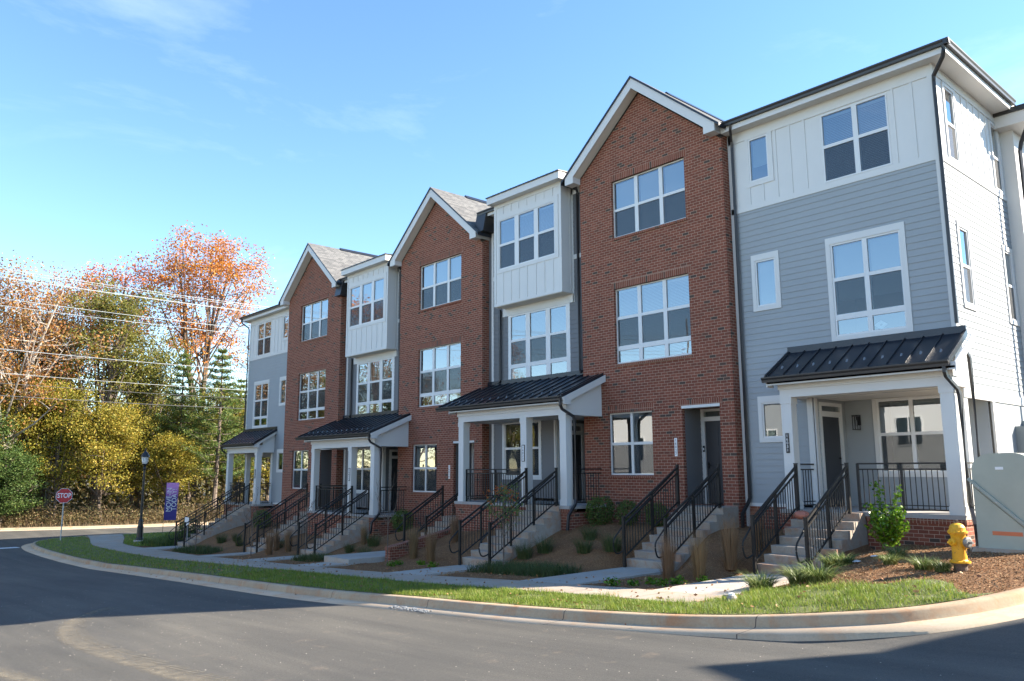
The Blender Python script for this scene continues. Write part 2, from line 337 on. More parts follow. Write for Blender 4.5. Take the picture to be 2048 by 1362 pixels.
def glassmat(name, wav):
    m, t, b = newmat(name); o = t.nodes['Material Output']; t.nodes.remove(b)
    tr = N(t, 'ShaderNodeBsdfTransparent'); tr.inputs['Color'].default_value = (0.55, 0.64, 0.65, 1)
    gl = N(t, 'ShaderNodeBsdfGlossy'); gl.inputs['Roughness'].default_value = 0.012; gl.inputs['Color'].default_value = (0.93, 0.97, 1.0, 1)
    fr = N(t, 'ShaderNodeFresnel'); fr.inputs['IOR'].default_value = 1.52
    ma = N(t, 'ShaderNodeMath', operation='MULTIPLY_ADD', use_clamp=True); lk(t, fr.outputs[0], ma.inputs[0]); ma.inputs[1].default_value = 1.5; ma.inputs[2].default_value = 0.17
    bn = N(t, 'ShaderNodeBump'); bn.inputs['Strength'].default_value = wav; bn.inputs['Distance'].default_value = 0.02
    lk(t, noise(t, 1.4, 2, 0.5, pos(t)).outputs['Fac'], bn.inputs['Height']); lk(t, bn.outputs['Normal'], gl.inputs['Normal'])
    ms = N(t, 'ShaderNodeMixShader'); lk(t, ma.outputs[0], ms.inputs['Fac']); lk(t, tr.outputs[0], ms.inputs[1]); lk(t, gl.outputs[0], ms.inputs[2]); lk(t, ms.outputs[0], o.inputs['Surface']); return m
glass = glassmat('window_glass', 0.035)
def screenmat():
    m, t, b = newmat('insect_screen'); o = t.nodes['Material Output']; b.inputs['Base Color'].default_value = (0.05, 0.055, 0.06, 1); b.inputs['Roughness'].default_value = 0.8
    tr = N(t, 'ShaderNodeBsdfTransparent'); ms = N(t, 'ShaderNodeMixShader'); ms.inputs['Fac'].default_value = 0.52
    lk(t, tr.outputs[0], ms.inputs[1]); lk(t, b.outputs[0], ms.inputs[2]); lk(t, ms.outputs[0], o.inputs['Surface']); return m
screen = screenmat()
def leafmat(name, cols, trans=0.35, rough=0.6, hv=0.02, ns=0.35):
    m, t, b = newmat(name); o = t.nodes['Material Output']
    g_ = N(t, 'ShaderNodeNewGeometry'); oi = N(t, 'ShaderNodeObjectInfo')
    c = ramp(t, g_.outputs['Random Per Island'], [(i/max(1, len(cols)-1), k) for i, k in enumerate(cols)]).outputs['Color']
    nz_ = noise(t, ns, 3, 0.6, g_.outputs['Position']); c = mixc(t, 0.45, c, ramp(t, nz_.outputs['Fac'], [(0.3, (0.55, 0.58, 0.6)), (0.7, (1.25, 1.2, 1.1))]).outputs['Color'], 'MULTIPLY')
    hs = N(t, 'ShaderNodeHueSaturation'); ma = N(t, 'ShaderNodeMath', operation='MULTIPLY_ADD'); lk(t, oi.outputs['Random'], ma.inputs[0]); ma.inputs[1].default_value = hv; ma.inputs[2].default_value = 0.5-hv/2; lk(t, ma.outputs[0], hs.inputs['Hue'])
    lk(t, c, hs.inputs['Color']); lk(t, hs.outputs['Color'], b.inputs['Base Color']); b.inputs['Roughness'].default_value = rough; b.inputs['Specular IOR Level'].default_value = 0.3
    tl = N(t, 'ShaderNodeBsdfTranslucent'); lk(t, hs.outputs['Color'], tl.inputs['Color']); ms = N(t, 'ShaderNodeMixShader'); ms.inputs['Fac'].default_value = trans
    lk(t, b.outputs[0], ms.inputs[1]); lk(t, tl.outputs[0], ms.inputs[2]); lk(t, ms.outputs[0], o.inputs['Surface']); return m
L_orange = leafmat('leaf_orange', [(0.56, 0.16, 0.025), (0.64, 0.25, 0.035), (0.46, 0.115, 0.04), (0.70, 0.34, 0.05), (0.36, 0.12, 0.075)])
L_red = leafmat('leaf_russet', [(0.26, 0.10, 0.05), (0.42, 0.16, 0.06), (0.30, 0.17, 0.07), (0.50, 0.22, 0.06), (0.24, 0.19, 0.06)])
L_olive = leafmat('leaf_olive', [(0.14, 0.16, 0.03), (0.24, 0.23, 0.045), (0.10, 0.125, 0.028), (0.34, 0.27, 0.055)])
L_gold = leafmat('leaf_gold', [(0.28, 0.27, 0.04), (0.42, 0.35, 0.05), (0.18, 0.20, 0.03), (0.50, 0.34, 0.05), (0.24, 0.26, 0.04)])
L_green = leafmat('leaf_green', [(0.083, 0.143, 0.033), (0.128, 0.195, 0.045), (0.060, 0.112, 0.033), (0.195, 0.225, 0.060)])
L_pine = leafmat('leaf_pine', [(0.068, 0.128, 0.030), (0.105, 0.173, 0.038), (0.150, 0.188, 0.042), (0.195, 0.188, 0.045)])
L_dry = leafmat('dry_stems', [(0.260, 0.182, 0.098), (0.364, 0.254, 0.130), (0.195, 0.137, 0.078), (0.442, 0.312, 0.169)], 0.25)
L_brush = leafmat('brush_leaf', [(0.13, 0.09, 0.045), (0.20, 0.15, 0.07), (0.10, 0.105, 0.035), (0.26, 0.19, 0.09), (0.18, 0.09, 0.055)])
L_plume = leafmat('reed_stems', [(0.25, 0.155, 0.085), (0.34, 0.22, 0.12), (0.20, 0.12, 0.065), (0.40, 0.27, 0.15)], 0.25)
L_grass = leafmat('grass_blade', [(0.12, 0.21, 0.024), (0.19, 0.29, 0.034), (0.25, 0.31, 0.045), (0.33, 0.33, 0.085), (0.09, 0.165, 0.024)], 0.4, 0.5, 0.02, 2.2)
L_lirio = leafmat('liriope_blade', [(0.06, 0.11, 0.024), (0.11, 0.16, 0.035), (0.34, 0.37, 0.15), (0.07, 0.12, 0.03)], 0.3, 0.4)
L_holly = leafmat('glossy_leaf', [(0.07, 0.18, 0.012), (0.13, 0.27, 0.018), (0.045, 0.12, 0.012), (0.22, 0.36, 0.03)], 0.3, 0.25)
L_fescue = leafmat('soft_grass', [(0.05, 0.085, 0.025), (0.075, 0.11, 0.035), (0.12, 0.13, 0.05)], 0.3, 0.5)

# ------------------------------------------------------------------ ground levels (camera eye is z = 0)
KX = [-300,-200,-64,-50,-42,-38,-33.4,-28,-23,-17.8,-12.9,-9.4,-5,0,20,80]
KZ = [-4.2,-4.1,-3.80,-3.76,-3.68,-3.60,-3.45,-3.15,-2.88,-2.62,-2.36,-2.21,-1.97,-1.72,-1.0,.5]
def smooth(t): t = np.clip(t, 0, 1); return t*t*(3-2*t)
def g(x): return np.interp(x, KX, KZ)
def gz(x, y):
    x = np.asarray(x, float); y = np.asarray(y, float)
    return g(x) + .55*(1-np.exp(-np.maximum(y-9.5, 0)/3))*smooth((x+8.5)/(3.5-2.1*smooth((y-12)/4)))
# ------------------------------------------------------------------ ground, road, kerbs, walks
def chaikin(p, n=2):
    p = [np.array(q, float) for q in p]
    for _ in range(n):
        q = [p[0]]
        for a, b in zip(p, p[1:]): q += [0.75*a+0.25*b, 0.25*a+0.75*b]
        p = q + [p[-1]]
    return np.array(p)
def grid_cols(name, xs, ylo, yhi, rows, zf, mat, kind='structure', pw=1.0):
    xs = np.asarray(xs, float); t = np.linspace(0, 1, rows)**pw
    X = np.repeat(xs[:, None], rows, 1); Y = ylo[:, None]*(1-t) + yhi[:, None]*t; Z = zf(X, Y)
    V = np.stack([X, Y, Z], -1).reshape(-1, 3); n = rows; i = np.arange((len(xs)-1)*(n-1)); a = (i//(n-1))*n + i % (n-1)
    F = np.stack([a, a+n, a+n+1, a+1], 1)
    o = arr_mesh(name, V, F, mat, smooth=True); tag(o, kind=kind); return o
curb_back = chaikin([(-50.5,60),(-50.8,40),(-51.6,24),(-52.3,17),(-52.4,14),(-52.1,12.2),(-51.3,10.8),(-49.9,9.9),(-47,9.45),(-44,9.32),(-37,9.2),(-31,9.05),(-25,8.9),(-20,8.75),(-16.5,8.68),(-14.5,8.75),(-12.4,8.95),(-10.6,9.15),(-9.6,9.33),(-8.65,9.5),(-7.8,9.66),(-7,9.8),(-6.26,9.95),(-5.6,10.13),(-5.03,10.36),(-4.52,10.68),(-4.1,11.15),(-3.8,11.7),(-3.55,12.4),(-3.4,13.5),(-3.3,16),(-3.3,24),(-3.2,60)])
far_back = chaikin([(-95,-70),(-78,-26),(-72,-10),(-67.8,1.5),(-64.3,10.6),(-62.0,15.6),(-60.6,21),(-59.3,33),(-58.3,60),(-58,95)])
def kerb(name, path, prof, mat, kind='structure'):
    V = []; n = len(prof)
    for i, p in enumerate(path):
        d = path[min(i+1, len(path)-1)] - path[max(i-1, 0)]; d = d/np.linalg.norm(d); rgt = np.array((d[1], -d[0]))
        for o_, h in prof:
            q = p + rgt*o_; V.append((q[0], q[1], float(gz(*p)) + h))
    m = len(path); i = np.arange((m-1)*(n-1)); a = (i//(n-1))*n + i % (n-1)
    F = np.stack([a, a+n, a+n+1, a+1], 1)[:, ::-1]
    o = arr_mesh(name, np.array(V), F, mat, smooth=True); return tag(o, kind=kind)
kprof = [(-0.005,-0.30),(0.0,-0.012),(0.012,0.0),(0.10,0.0),(0.135,-0.010),(0.158,-0.035),(0.175,-0.115),(0.19,-0.143)]
gprof = [(0.175,-0.30),(0.178,-0.138),(0.20,-0.1465),(0.62,-0.158),(0.625,-0.30)]
for nm, pth in (('kerb', curb_back), ('kerb', far_back)):
    kerb(nm, pth, kprof, conc_curb); kerb('gutter_pan', pth, gprof, conc_gut)

xs = np.concatenate([np.linspace(-120, -56, 20), np.linspace(-55, 6, 90), np.linspace(8, 70, 14)])
ys = np.concatenate([np.linspace(-70, 2, 25), np.linspace(3, 20, 35), np.linspace(22, 100, 22)])
X, Y = np.meshgrid(xs, ys, indexing='ij'); Z = gz(X, Y) - .165
n = len(ys); i = np.arange((len(xs)-1)*(n-1)); a = (i//(n-1))*n + i % (n-1)
tag(arr_mesh('road', np.stack([X, Y, Z], -1).reshape(-1, 3), np.stack([a, a+n, a+n+1, a+1], 1), asph, smooth=True), kind='structure')
mb = MB(); mb.face([(-2600,-2600,-5.2),(2600,-2600,-5.2),(2600,2600,-5.2),(-2600,2600,-5.2)]); tag(mb.build('ground', forest), kind='structure')

bottom = curb_back[(curb_back[:, 1] < 13.4)]; bottom = bottom[np.argsort(bottom[:, 0])]
def ycurb(x): return np.interp(x, bottom[:, 0], bottom[:, 1])
PAIRS = [((-52.35,13.1),(-52.4,15.0)),((-49.7,12.6),(-49.3,14.3)),((-46.5,11.8),(-46,13.25)),((-44.6,11.45),(-43.8,12.65)),((-39.5,11.38),(-39.5,12.85)),((-34,11.2),(-34,12.65)),((-28.2,10.94),(-28.2,12.2)),((-23.5,10.7),(-23.5,11.75)),((-18,10.53),(-18,11.52)),((-13.7,10.45),(-13.6,11.7)),((-11.5,10.6),(-11.3,11.85)),((-9.6,10.85),(-9.6,11.97)),((-8.0,10.72),(-7.9,11.75))]
near = chaikin([p[0] for p in PAIRS]); fars = chaikin([p[1] for p in PAIRS])
def ynear(x): return np.interp(x, near[:, 0], near[:, 1])
def yfar(x): return np.interp(x, fars[:, 0], fars[:, 1])
def slab(name, A_, B_, h, mat, dz=0.0, skirt=.12):
    mb = MB(); P = lambda p, d: (p[0], p[1], float(gz(*p)) + d)
    for a0, b0, a1, b1 in zip(A_, B_, A_[1:], B_[1:]):
        mb.face([P(a0, h), P(a1, h), P(b1, h), P(b0, h)])
        mb.face([P(a0, h-skirt), P(a1, h-skirt), P(a1, h), P(a0, h)]); mb.face([P(b1, h-skirt), P(b0, h-skirt), P(b0, h), P(b1, h)])
    for a0, b0 in ((A_[0], B_[0]), (B_[-1], A_[-1])): mb.face([P(a0, h), P(b0, h), P(b0, h-skirt), P(a0, h-skirt)])
    return tag(mb.build(name, mat), kind='structure')
slab('sidewalk', near, fars, 0.014, conc_walk)
# stairs: x range, y of the top nosing, landing height, risers
STAIRS = dict(A=(-9.42,-7.98,17.10,-0.97,7), B=(-12.90,-11.52,17.30,-0.97,8), C=(-17.78,-16.38,16.38,-1.04,9), D=(-23.20,-21.82,17.30,-1.64,6),
              E=(-28.06,-26.66,16.45,-1.70,8), F=(-33.46,-32.08,17.30,-1.67,10), G=(-40.89,-39.45,17.30,-1.72,11))
TREAD = 0.30
def stair_foot(k): x0, x1, yt, zt, n_ = STAIRS[k]; return yt - (n_-1)*TREAD
for k, (x0, x1, yt, zt, n_) in STAIRS.items():
    yf_ = stair_foot(k); xs_ = np.linspace(x0-.06, x1+.06, 6)
    if k == 'A': xs_ = np.linspace(-9.55, -7.72, 6)
    tag(slab('lead_walk', [(x, float(yfar(x))+.006) for x in xs_], [(x, yf_+.05) for x in xs_], 0.012, conc_lead), kind='structure')
mb = MB(); mb.box(-23.30, -21.78, 12.75, stair_foot('D')+.02, -3.1, -2.69); tag(mb.build('raised_walk', conc_lead), kind='structure')
# planting beds rise from the walk to the house walls
TXk = [-60,-50,-46,-43,-38,-33,-29,-26.5,-24.5,-22,-19,-16,-12,-8.2,-7]; TZk = [-3.9,-3.76,-3.5,-2.9,-2.55,-2.5,-2.5,-2.45,-2.05,-1.9,-1.6,-1.5,-1.45,-1.5,-1.9]
def zbed(x, y):
    x = np.asarray(x, float); y = np.asarray(y, float); b = gz(x, y)
    ex = np.maximum(np.interp(x, TXk, TZk) - b, 0)*np.clip((-7.6-x)/.4, 0, 1)*smooth((y-13.4)/4.2)
    mask = np.ones_like(x)
    for k, (x0, x1, yt, zt, n_) in STAIRS.items():
        d = np.maximum(np.maximum(x0-.12-x, (x-x1-.12)*(4 if k == 'D' else 1)), 0); inside = 1 - smooth(d/.35); yy = smooth((stair_foot(k)+.9-y)/1.2)
        mask = np.minimum(mask, 1 - inside*yy)
    z = b + ex*mask
    for k, (x0, x1, yt, zt, n_) in STAIRS.items():        # soil stays under the line of the treads beside a flight
        d = np.maximum(np.maximum(x0-x, (x-x1)*(5 if k == 'D' else 1)), 0); sl = (zt-float(gz((x0+x1)/2, stair_foot(k))))/(n_*TREAD); lim = zt + (np.minimum(y, yt)-yt)*sl - .22 + np.maximum(d-.1, 0)*.9
        z = np.where(d < 1.0, np.minimum(z, np.maximum(lim, b)), z)
    wob = .012*np.sin(x*3.1+y*1.7)*np.sin(y*2.3-x*.8) + .01*np.sin(x*7.3)*np.sin(y*6.1)
    return z + wob
xs = np.concatenate([np.arange(-51.6, -30, .3), np.arange(-30, -3.5, .13)])
grid_cols('mulch_bed', xs, ycurb(xs)+.04, np.full(len(xs), 20.5), 90, lambda x, y: zbed(x, y)-.03, mulch)
# turf: verge between kerb and walk, corner lawn, lawn round the lamp
xs = np.concatenate([np.arange(-51.9, -20, .5), np.arange(-20, -3.7, .2)])
TU = [(-53,13.0),(-49.7,12.55),(-44.6,11.43),(-34,11.18),(-23.5,10.68),(-13.7,10.43),(-9.6,10.83),(-8.3,10.72),(-7.75,10.9),(-7.6,12.0),(-7.0,12.35),(-6.0,12.0),(-5.3,12.0),(-4.9,12.55),(-4.5,12.3),(-4.2,11.7),(-3.9,11.55),(-3.6,12.2)]
def yturf(x): return np.maximum(np.interp(x, [p[0] for p in TU], [p[1] for p in TU]), ycurb(x)+.05)
grid_cols('lawn_verge', xs, ycurb(xs)+.002, yturf(xs), 14, lambda x, y: gz(x, y)+.004, turf)
xs = np.arange(-52.0, -42.2, .35); grid_cols('lawn_corner', xs, yfar(xs)+.02, np.where(xs > -47, 18.0, 24.0), 24, lambda x, y: np.maximum(zbed(x, y), gz(x, y)-.01)+.004, turf)
# land beyond the far street
ys = np.concatenate([np.linspace(-69, 0, 18), np.linspace(2, 40, 40), np.linspace(44, 94, 12)]); fb = np.interp(ys, far_back[:, 1], far_back[:, 0])
t = np.linspace(0, 1, 30)**2.2; X = fb[:, None] - t[None]*500; Y = np.repeat(ys[:, None], 30, 1); Z = gz(X, Y) - .02 + .9*smooth((fb[:, None]-X-1.5)/14)
n = 30; i = np.arange((len(ys)-1)*(n-1)); a = (i//(n-1))*n + i % (n-1)
tag(arr_mesh('forest_floor', np.stack([X, Y, Z], -1).reshape(-1, 3), np.stack([a, a+n, a+n+1, a+1], 1)[:, ::-1], forest, smooth=True), kind='structure')
# stop bar and dried mud tracks on the asphalt
mb = MB(); zz = lambda p, d: (p[0], p[1], float(gz(*p)) + d)
mb.face([zz(p, -.160) for p in ((-49.4,2.6),(-48.85,2.6),(-48.5,9.0),(-49.2,8.95))]); tag(mb.build('stop_bar', simple('road_paint', (0.62, 0.62, 0.60), 0.7, var=0.15, scale=8)), kind='structure')
def track(name, pts, w, teeth):
    P = chaikin(pts, 3); d = np.gradient(P, axis=0); d /= np.linalg.norm(d, axis=1)[:, None]; nr = np.stack([-d[:, 1], d[:, 0]], 1)
    L = np.concatenate([[0], np.cumsum(np.linalg.norm(np.diff(P, axis=0), axis=1))]); mb = MB()
    for i in range(len(P)-1):
        q = [P[i]-nr[i]*w/2, P[i+1]-nr[i+1]*w/2, P[i+1]+nr[i+1]*w/2, P[i]+nr[i]*w/2]
        mb.face([zz(p, -.161) for p in q], [(L[i], 0), (L[i+1], 0), (L[i+1], 1), (L[i], 1)])
    if teeth:                                            # tread lugs along one side
        s = .3
        while s < L[-1]-.2:
            i = min(np.searchsorted(L, s), len(P)-1); p = P[i] + nr[i]*w*.30; a_ = d[i]*.045; b_ = nr[i]*.16 + d[i]*.05
            mb.face([zz(q, -.1595) for q in (p, p+a_, p+a_+b_, p+b_)], [(s, .3), (s+.05, .3), (s+.05, .6), (s, .6)]); s += .13
    return tag(mb.build(name, mud), kind='structure')
track('tyre_track', [(-18.5,5.2),(-17.6,4.55),(-16.6,4.0),(-15.3,3.62),(-14.2,3.45),(-13.2,3.42),(-12.2,3.46),(-11.1,3.55),(-10.2,3.6),(-9.3,3.7),(-8,3.9)], .42, True)
track('tyre_track', [(-14.6,1.5),(-13.2,1.9),(-12.2,2.15),(-11.2,2.3),(-10,2.5)], .35, False)
False and track('tyre_track', [(-20,6.6),(-16,6.3),(-12,5.9),(-8.5,5.9),(-5,6.6),(-2.5,8)], .3, False)

# grit, pebbles and fallen leaves on the asphalt
def scatter(name, n, x0, x1, y0, y1, r0, r1, mat, label, hz, flat=False, keep=None):
    x = rng.uniform(x0, x1, n); y = rng.uniform(y0, y1, n)
    if keep is not None: k = keep(x, y); x, y = x[k], y[k]
    m = len(x); r = r0 + (r1-r0)*rng.uniform(0, 1, m)**3; a = rng.uniform(0, 6.28, m); z = hz(x, y); V = []
    for k in range(4): V.append(np.stack([x+r*np.cos(a+k*1.571)*rng.uniform(.6, 1.2, m), y+r*np.sin(a+k*1.571), z + (r*.5*rng.uniform(0, 1, m) if flat else 0)], 1))
    V.append(np.stack([x, y, z+r*(.25 if flat else .7)], 1)); V = np.stack(V, 1).reshape(-1, 3); b = np.arange(m)[:, None]*5
    F = np.concatenate([b+np.array([k, (k+1) % 4, 4])[None] for k in range(4)], 0); return tag(arr_mesh(name, V, F, mat), label, name, kind='stuff')
road_z = lambda x, y: gz(x, y)-.166
offroad = lambda x, y: y < ycurb(x)-.62
scatter('grit', 2600, -24, -1, 1.2, 9.6, .004, .013, simple('grit_stone', (0.30, 0.27, 0.23), .9, var=.5, scale=40), 'loose grit scattered over the asphalt', road_z, keep=offroad)
gut = lambda x, y: (y > ycurb(x)-.60) & (y < ycurb(x)-.19)
scatter('grit', 9000, -24, -3.6, 7.6, 12, .004, .012, simple('gutter_dirt', (0.20, 0.13, 0.085), .95, var=.4, scale=30), 'dirt gathered in the gutter pan', lambda x, y: gz(x, y)-.151, keep=lambda x, y: gut(x, y) & (np.abs((ycurb(x)-.2-y)) < .03+.25*rng.uniform(0, 1, len(x))**3))
# ------------------------------------------------------------------ building parts
def window(H, T, outer, panes, y, depth=.07, blind=(1.0,), screens=(), casing=None, name='window', face=None, blind_style='slat', fr_w=None):
    """frame ring and bars at y (front plane), glass set back; all in xz; face='x' turns it to a +x facing wall whose plane is x=y"""
    if face == 'x': P = lambda u, d, z: (y - d, u, z)          # u along +y, outward +x
    else: P = lambda u, d, z: (u, y + d, z)
    def bx(mb, u0, u1, d0, d1, z0, z1):
        a, b = P(u0, d0, z0), P(u1, d1, z1); mb.box(a[0], b[0], a[1], b[1], z0, z1)
    x0, x1, z0, z1 = outer
    fr = MB(T)
    for a, b, c, d in cells(x0, x1, z0, z1, panes): bx(fr, a, b, 0, depth, c, d)
    win = fr.build(name, vinyl, H)
    if casing:
        cs = MB(T); l, r_2, bt, tp = casing
        if tp: bx(cs, x0-l, x1+r_2, -.022, .03, z1, z1+tp)
        if bt: bx(cs, x0-l, x1+r_2, -.022, .03, z0-bt, z0)
        if l: bx(cs, x0-l, x0, -.020, .03, z0, z1)
        if r_2: bx(cs, x1, x1+r_2, -.020, .03, z0, z1)
        cs.build('casing', white, win)
    pn = MB(T)
    for a, b, c, d in panes: pn.face([P(a, .03, c), P(b, .03, c), P(b, .03, d), P(a, .03, d)])
    pn.build('pane', glass, win)
    if screens:
        s = MB(T)
        for a, b, c, d in screens: s.face([P(a+.015, .012, c+.01), P(b-.01, .012, c+.01), P(b-.01, .012, d), P(a+.015, .012, d)])
        s.build('insect_screen', screen, win)
    # blinds hang inside, one per sash column
    cols = sorted({(p[0], p[1]) for p in panes}); mb = MB(T); any_ = False
    for k, (a, b) in enumerate(cols):
        f = blind[k % len(blind)]
        if f <= 0: continue
        any_ = True; zt = z1-.05; zb = zt - (z1-z0-.08)*f
        if blind_style == 'slat':
            z = zt; bx(mb, a+.02, b-.02, .10, .14, zt-.05, zt)
            z -= .055
            while z > zb:
                q = [P(a+.02, .105, z-.012), P(b-.02, .105, z-.012), P(b-.02, .137, z+.018), P(a+.02, .137, z+.018)]; mb.face(q); z -= .042
            bx(mb, a+.02, b-.02, .11, .135, zb-.03, zb)
        else:
            bx(mb, a+.03, b-.03, .10, .105, zb, zt-.02)
    if any_: mb.build('blind', blind_m, win)
    rm = MB(T); D = 1.1; e = .02
    q = lambda u, d, z: P(u, d, z)
    rm.face([q(x0+e, D, z0), q(x1-e, D, z0), q(x1-e, D, z1), q(x0+e, D, z1)]); rm.face([q(x0+e, .08, z0), q(x0+e, D, z0), q(x0+e, D, z1), q(x0+e, .08, z1)]); rm.face([q(x1-e, D, z0), q(x1-e, .08, z0), q(x1-e, .08, z1), q(x1-e, D, z1)])
    rm.face([q(x0+e, .08, z0+e), q(x1-e, .08, z0+e), q(x1-e, D, z0+e), q(x0+e, D, z0+e)]); rm.face([q(x0+e, D, z1-e), q(x1-e, D, z1-e), q(x1-e, .08, z1-e), q(x0+e, .08, z1-e)])
    rm.build('room', intm, win)
    return win
def sash_panes(cols, rows): return [(a, b, c, d) for a, b in cols for c, d in rows]
def lap_siding(mb, x0, x1, z0, z1, y, holes=(), pitch=.155, face='y', lip=.013):
    """lapped boards: each course leans out at its foot"""
    P = (lambda u, d, z: (u, y - d, z)) if face == 'y' else (lambda u, d, z: (y + d, u, z))
    z = z0
    while z < z1 - 1e-4:
        zt = min(z+pitch, z1); cuts = sorted({z, zt, *[h[k] for h in holes for k in (2, 3) if z < h[k] < zt]})
        for c, d in zip(cuts, cuts[1:]):
            seg = [(x0, x1)]
            for h in holes:
                if h[2] < (c+d)/2 < h[3]:
                    ns = []
                    for a, b in seg:
                        if h[1] <= a or h[0] >= b: ns.append((a, b)); continue
                        if h[0] > a: ns.append((a, h[0]))
                        if h[1] < b: ns.append((h[1], b))
                    seg = ns
            dc, dd = lip*(1-(c-z)/pitch), lip*(1-(d-z)/pitch)
            for a, b in seg:
                fl = 1 if face == 'y' else -1
                qd = [P(a, dc, c), P(b, dc, c), P(b, dd, d), P(a, dd, d)]; mb.face(qd if True else qd[::-1])
                if c == z: mb.face([P(a, 0, c), P(b, 0, c), P(b, dc, c), P(a, dc, c)])
        z = zt
def batten_wall(mb, x0, x1, z0, z1, y, holes, xs, face='y', bw=.055):
    P = (lambda u, d, z: (u, y - d, z)) if face == 'y' else (lambda u, d, z: (y + d, u, z))
    for a, b, c, d in cells(x0, x1, z0, z1, holes): mb.face([P(a, 0, c), P(b, 0, c), P(b, 0, d), P(a, 0, d)])
    for x in xs:
        seg = [(z0, z1)]
        for h in holes:
            if h[0]-.09 < x < h[1]+.09:
                ns = []
                for a, b in seg:
                    if h[3] <= a or h[2] >= b: ns.append((a, b)); continue
                    if h[2]-.09 > a: ns.append((a, h[2]-.09))
                    if h[3]+.09 < b: ns.append((h[3]+.09, b))
                seg = ns
        for a, b in seg:
            p0, p1 = P(x-bw/2, .018, a), P(x+bw/2, -.002, b); mb.box(p0[0], p1[0], p0[1], p1[1], a, b)
def brick_wall(mb, x0, x1, z0, z1, y, holes, reveal=.11):
    for a, b, c, d in cells(x0, x1, z0, z1, holes): mb.face([(a, y, c), (b, y, c), (b, y, d), (a, y, d)])
    for h in holes:
        a, b, c, d = h[:4]; r2 = h[4] if len(h) > 4 else reveal
        mb.face([(a, y, c), (a, y, d), (a, y+r2, d), (a, y+r2, c)]); mb.face([(b, y, d), (b, y, c), (b, y+r2, c), (b, y+r2, d)])
        mb.face([(a, y, d), (b, y, d), (b, y+r2, d), (a, y+r2, d)]); mb.face([(a, y+r2, c), (b, y+r2, c), (b, y, c), (a, y, c)])
def downspout(H, T, path, w=.038, name='downspout'):
    mb = MB(T); mb.tube(path, w*1.25, 4); return mb.build(name, gutterm, H)
def gutter_x(mb, x0, x1, y, z):                       # along x, front lip at y, top at z
    prof = [(y+.115, z-.015), (y+.115, z-.125), (y+.035, z-.125), (y+.028, z-.07), (y+.002, z-.03), (y, z), (y+.018, z), (y+.02, z-.01)]
    n = len(prof)
    for i in range(n):
        a, b = prof[i], prof[(i+1) % n]; mb.face([(x0, *a), (x0, *b), (x1, *b), (x1, *a)])
    mb.face([(x0, *p) for p in prof[::-1]]); mb.face([(x1, *p) for p in prof])
def post(H, T, x, y, z0, z1, w=.26):
    """square porch post: lower-left front corner at x, y; plinth and cap"""
    mb = MB(T); mb.box(x, x+w, y, y+w, z0, z1); mb.box(x-.014, x+w+.014, y-.014, y+w+.014, z0, z0+.17); mb.box(x-.016, x+w+.016, y-.016, y+w+.016, z1-.15, z1)
    return mb.build('porch_post', white, H)
def rail_run(H, T, a, b, z, posts=(), h=1.05, name='porch_railing'):
    """level railing from a to b (xy) standing on z"""
    a = Vector((*a, 0)); b = Vector((*b, 0)); L = (b-a).length; d = (b-a)/L; nr = Vector((-d.y, d.x, 0)); mb = MB(T)
    def bar(h0, h1, w): 
        p = [a + nr*w/2, a - nr*w/2, b - nr*w/2, b + nr*w/2]
        for q in ([*[(v.x, v.y, z+h1) for v in p]], [*[(v.x, v.y, z+h0) for v in p[::-1]]]): mb.face(q)
        mb.face([(p[1].x,p[1].y,z+h0),(p[2].x,p[2].y,z+h0),(p[2].x,p[2].y,z+h1),(p[1].x,p[1].y,z+h1)]); mb.face([(p[3].x,p[3].y,z+h0),(p[0].x,p[0].y,z+h0),(p[0].x,p[0].y,z+h1),(p[3].x,p[3].y,z+h1)])
    bar(h-.035, h, .05); bar(h-.155, h-.125, .03); bar(.06, .09, .03); bar(.15, .17, .02)
    n_ = max(2, int(L/.108))
    for i in range(1, n_):
        p = a + d*L*i/n_; mb.box(p.x-.008, p.x+.008, p.y-.008, p.y+.008, z+.08, z+h-.13)
    for s in posts:
        p = a + d*L*s; mb.box(p.x-.025, p.x+.025, p.y-.025, p.y+.025, z, z+h-.01)
    return mb.build(name, rail_m, H)
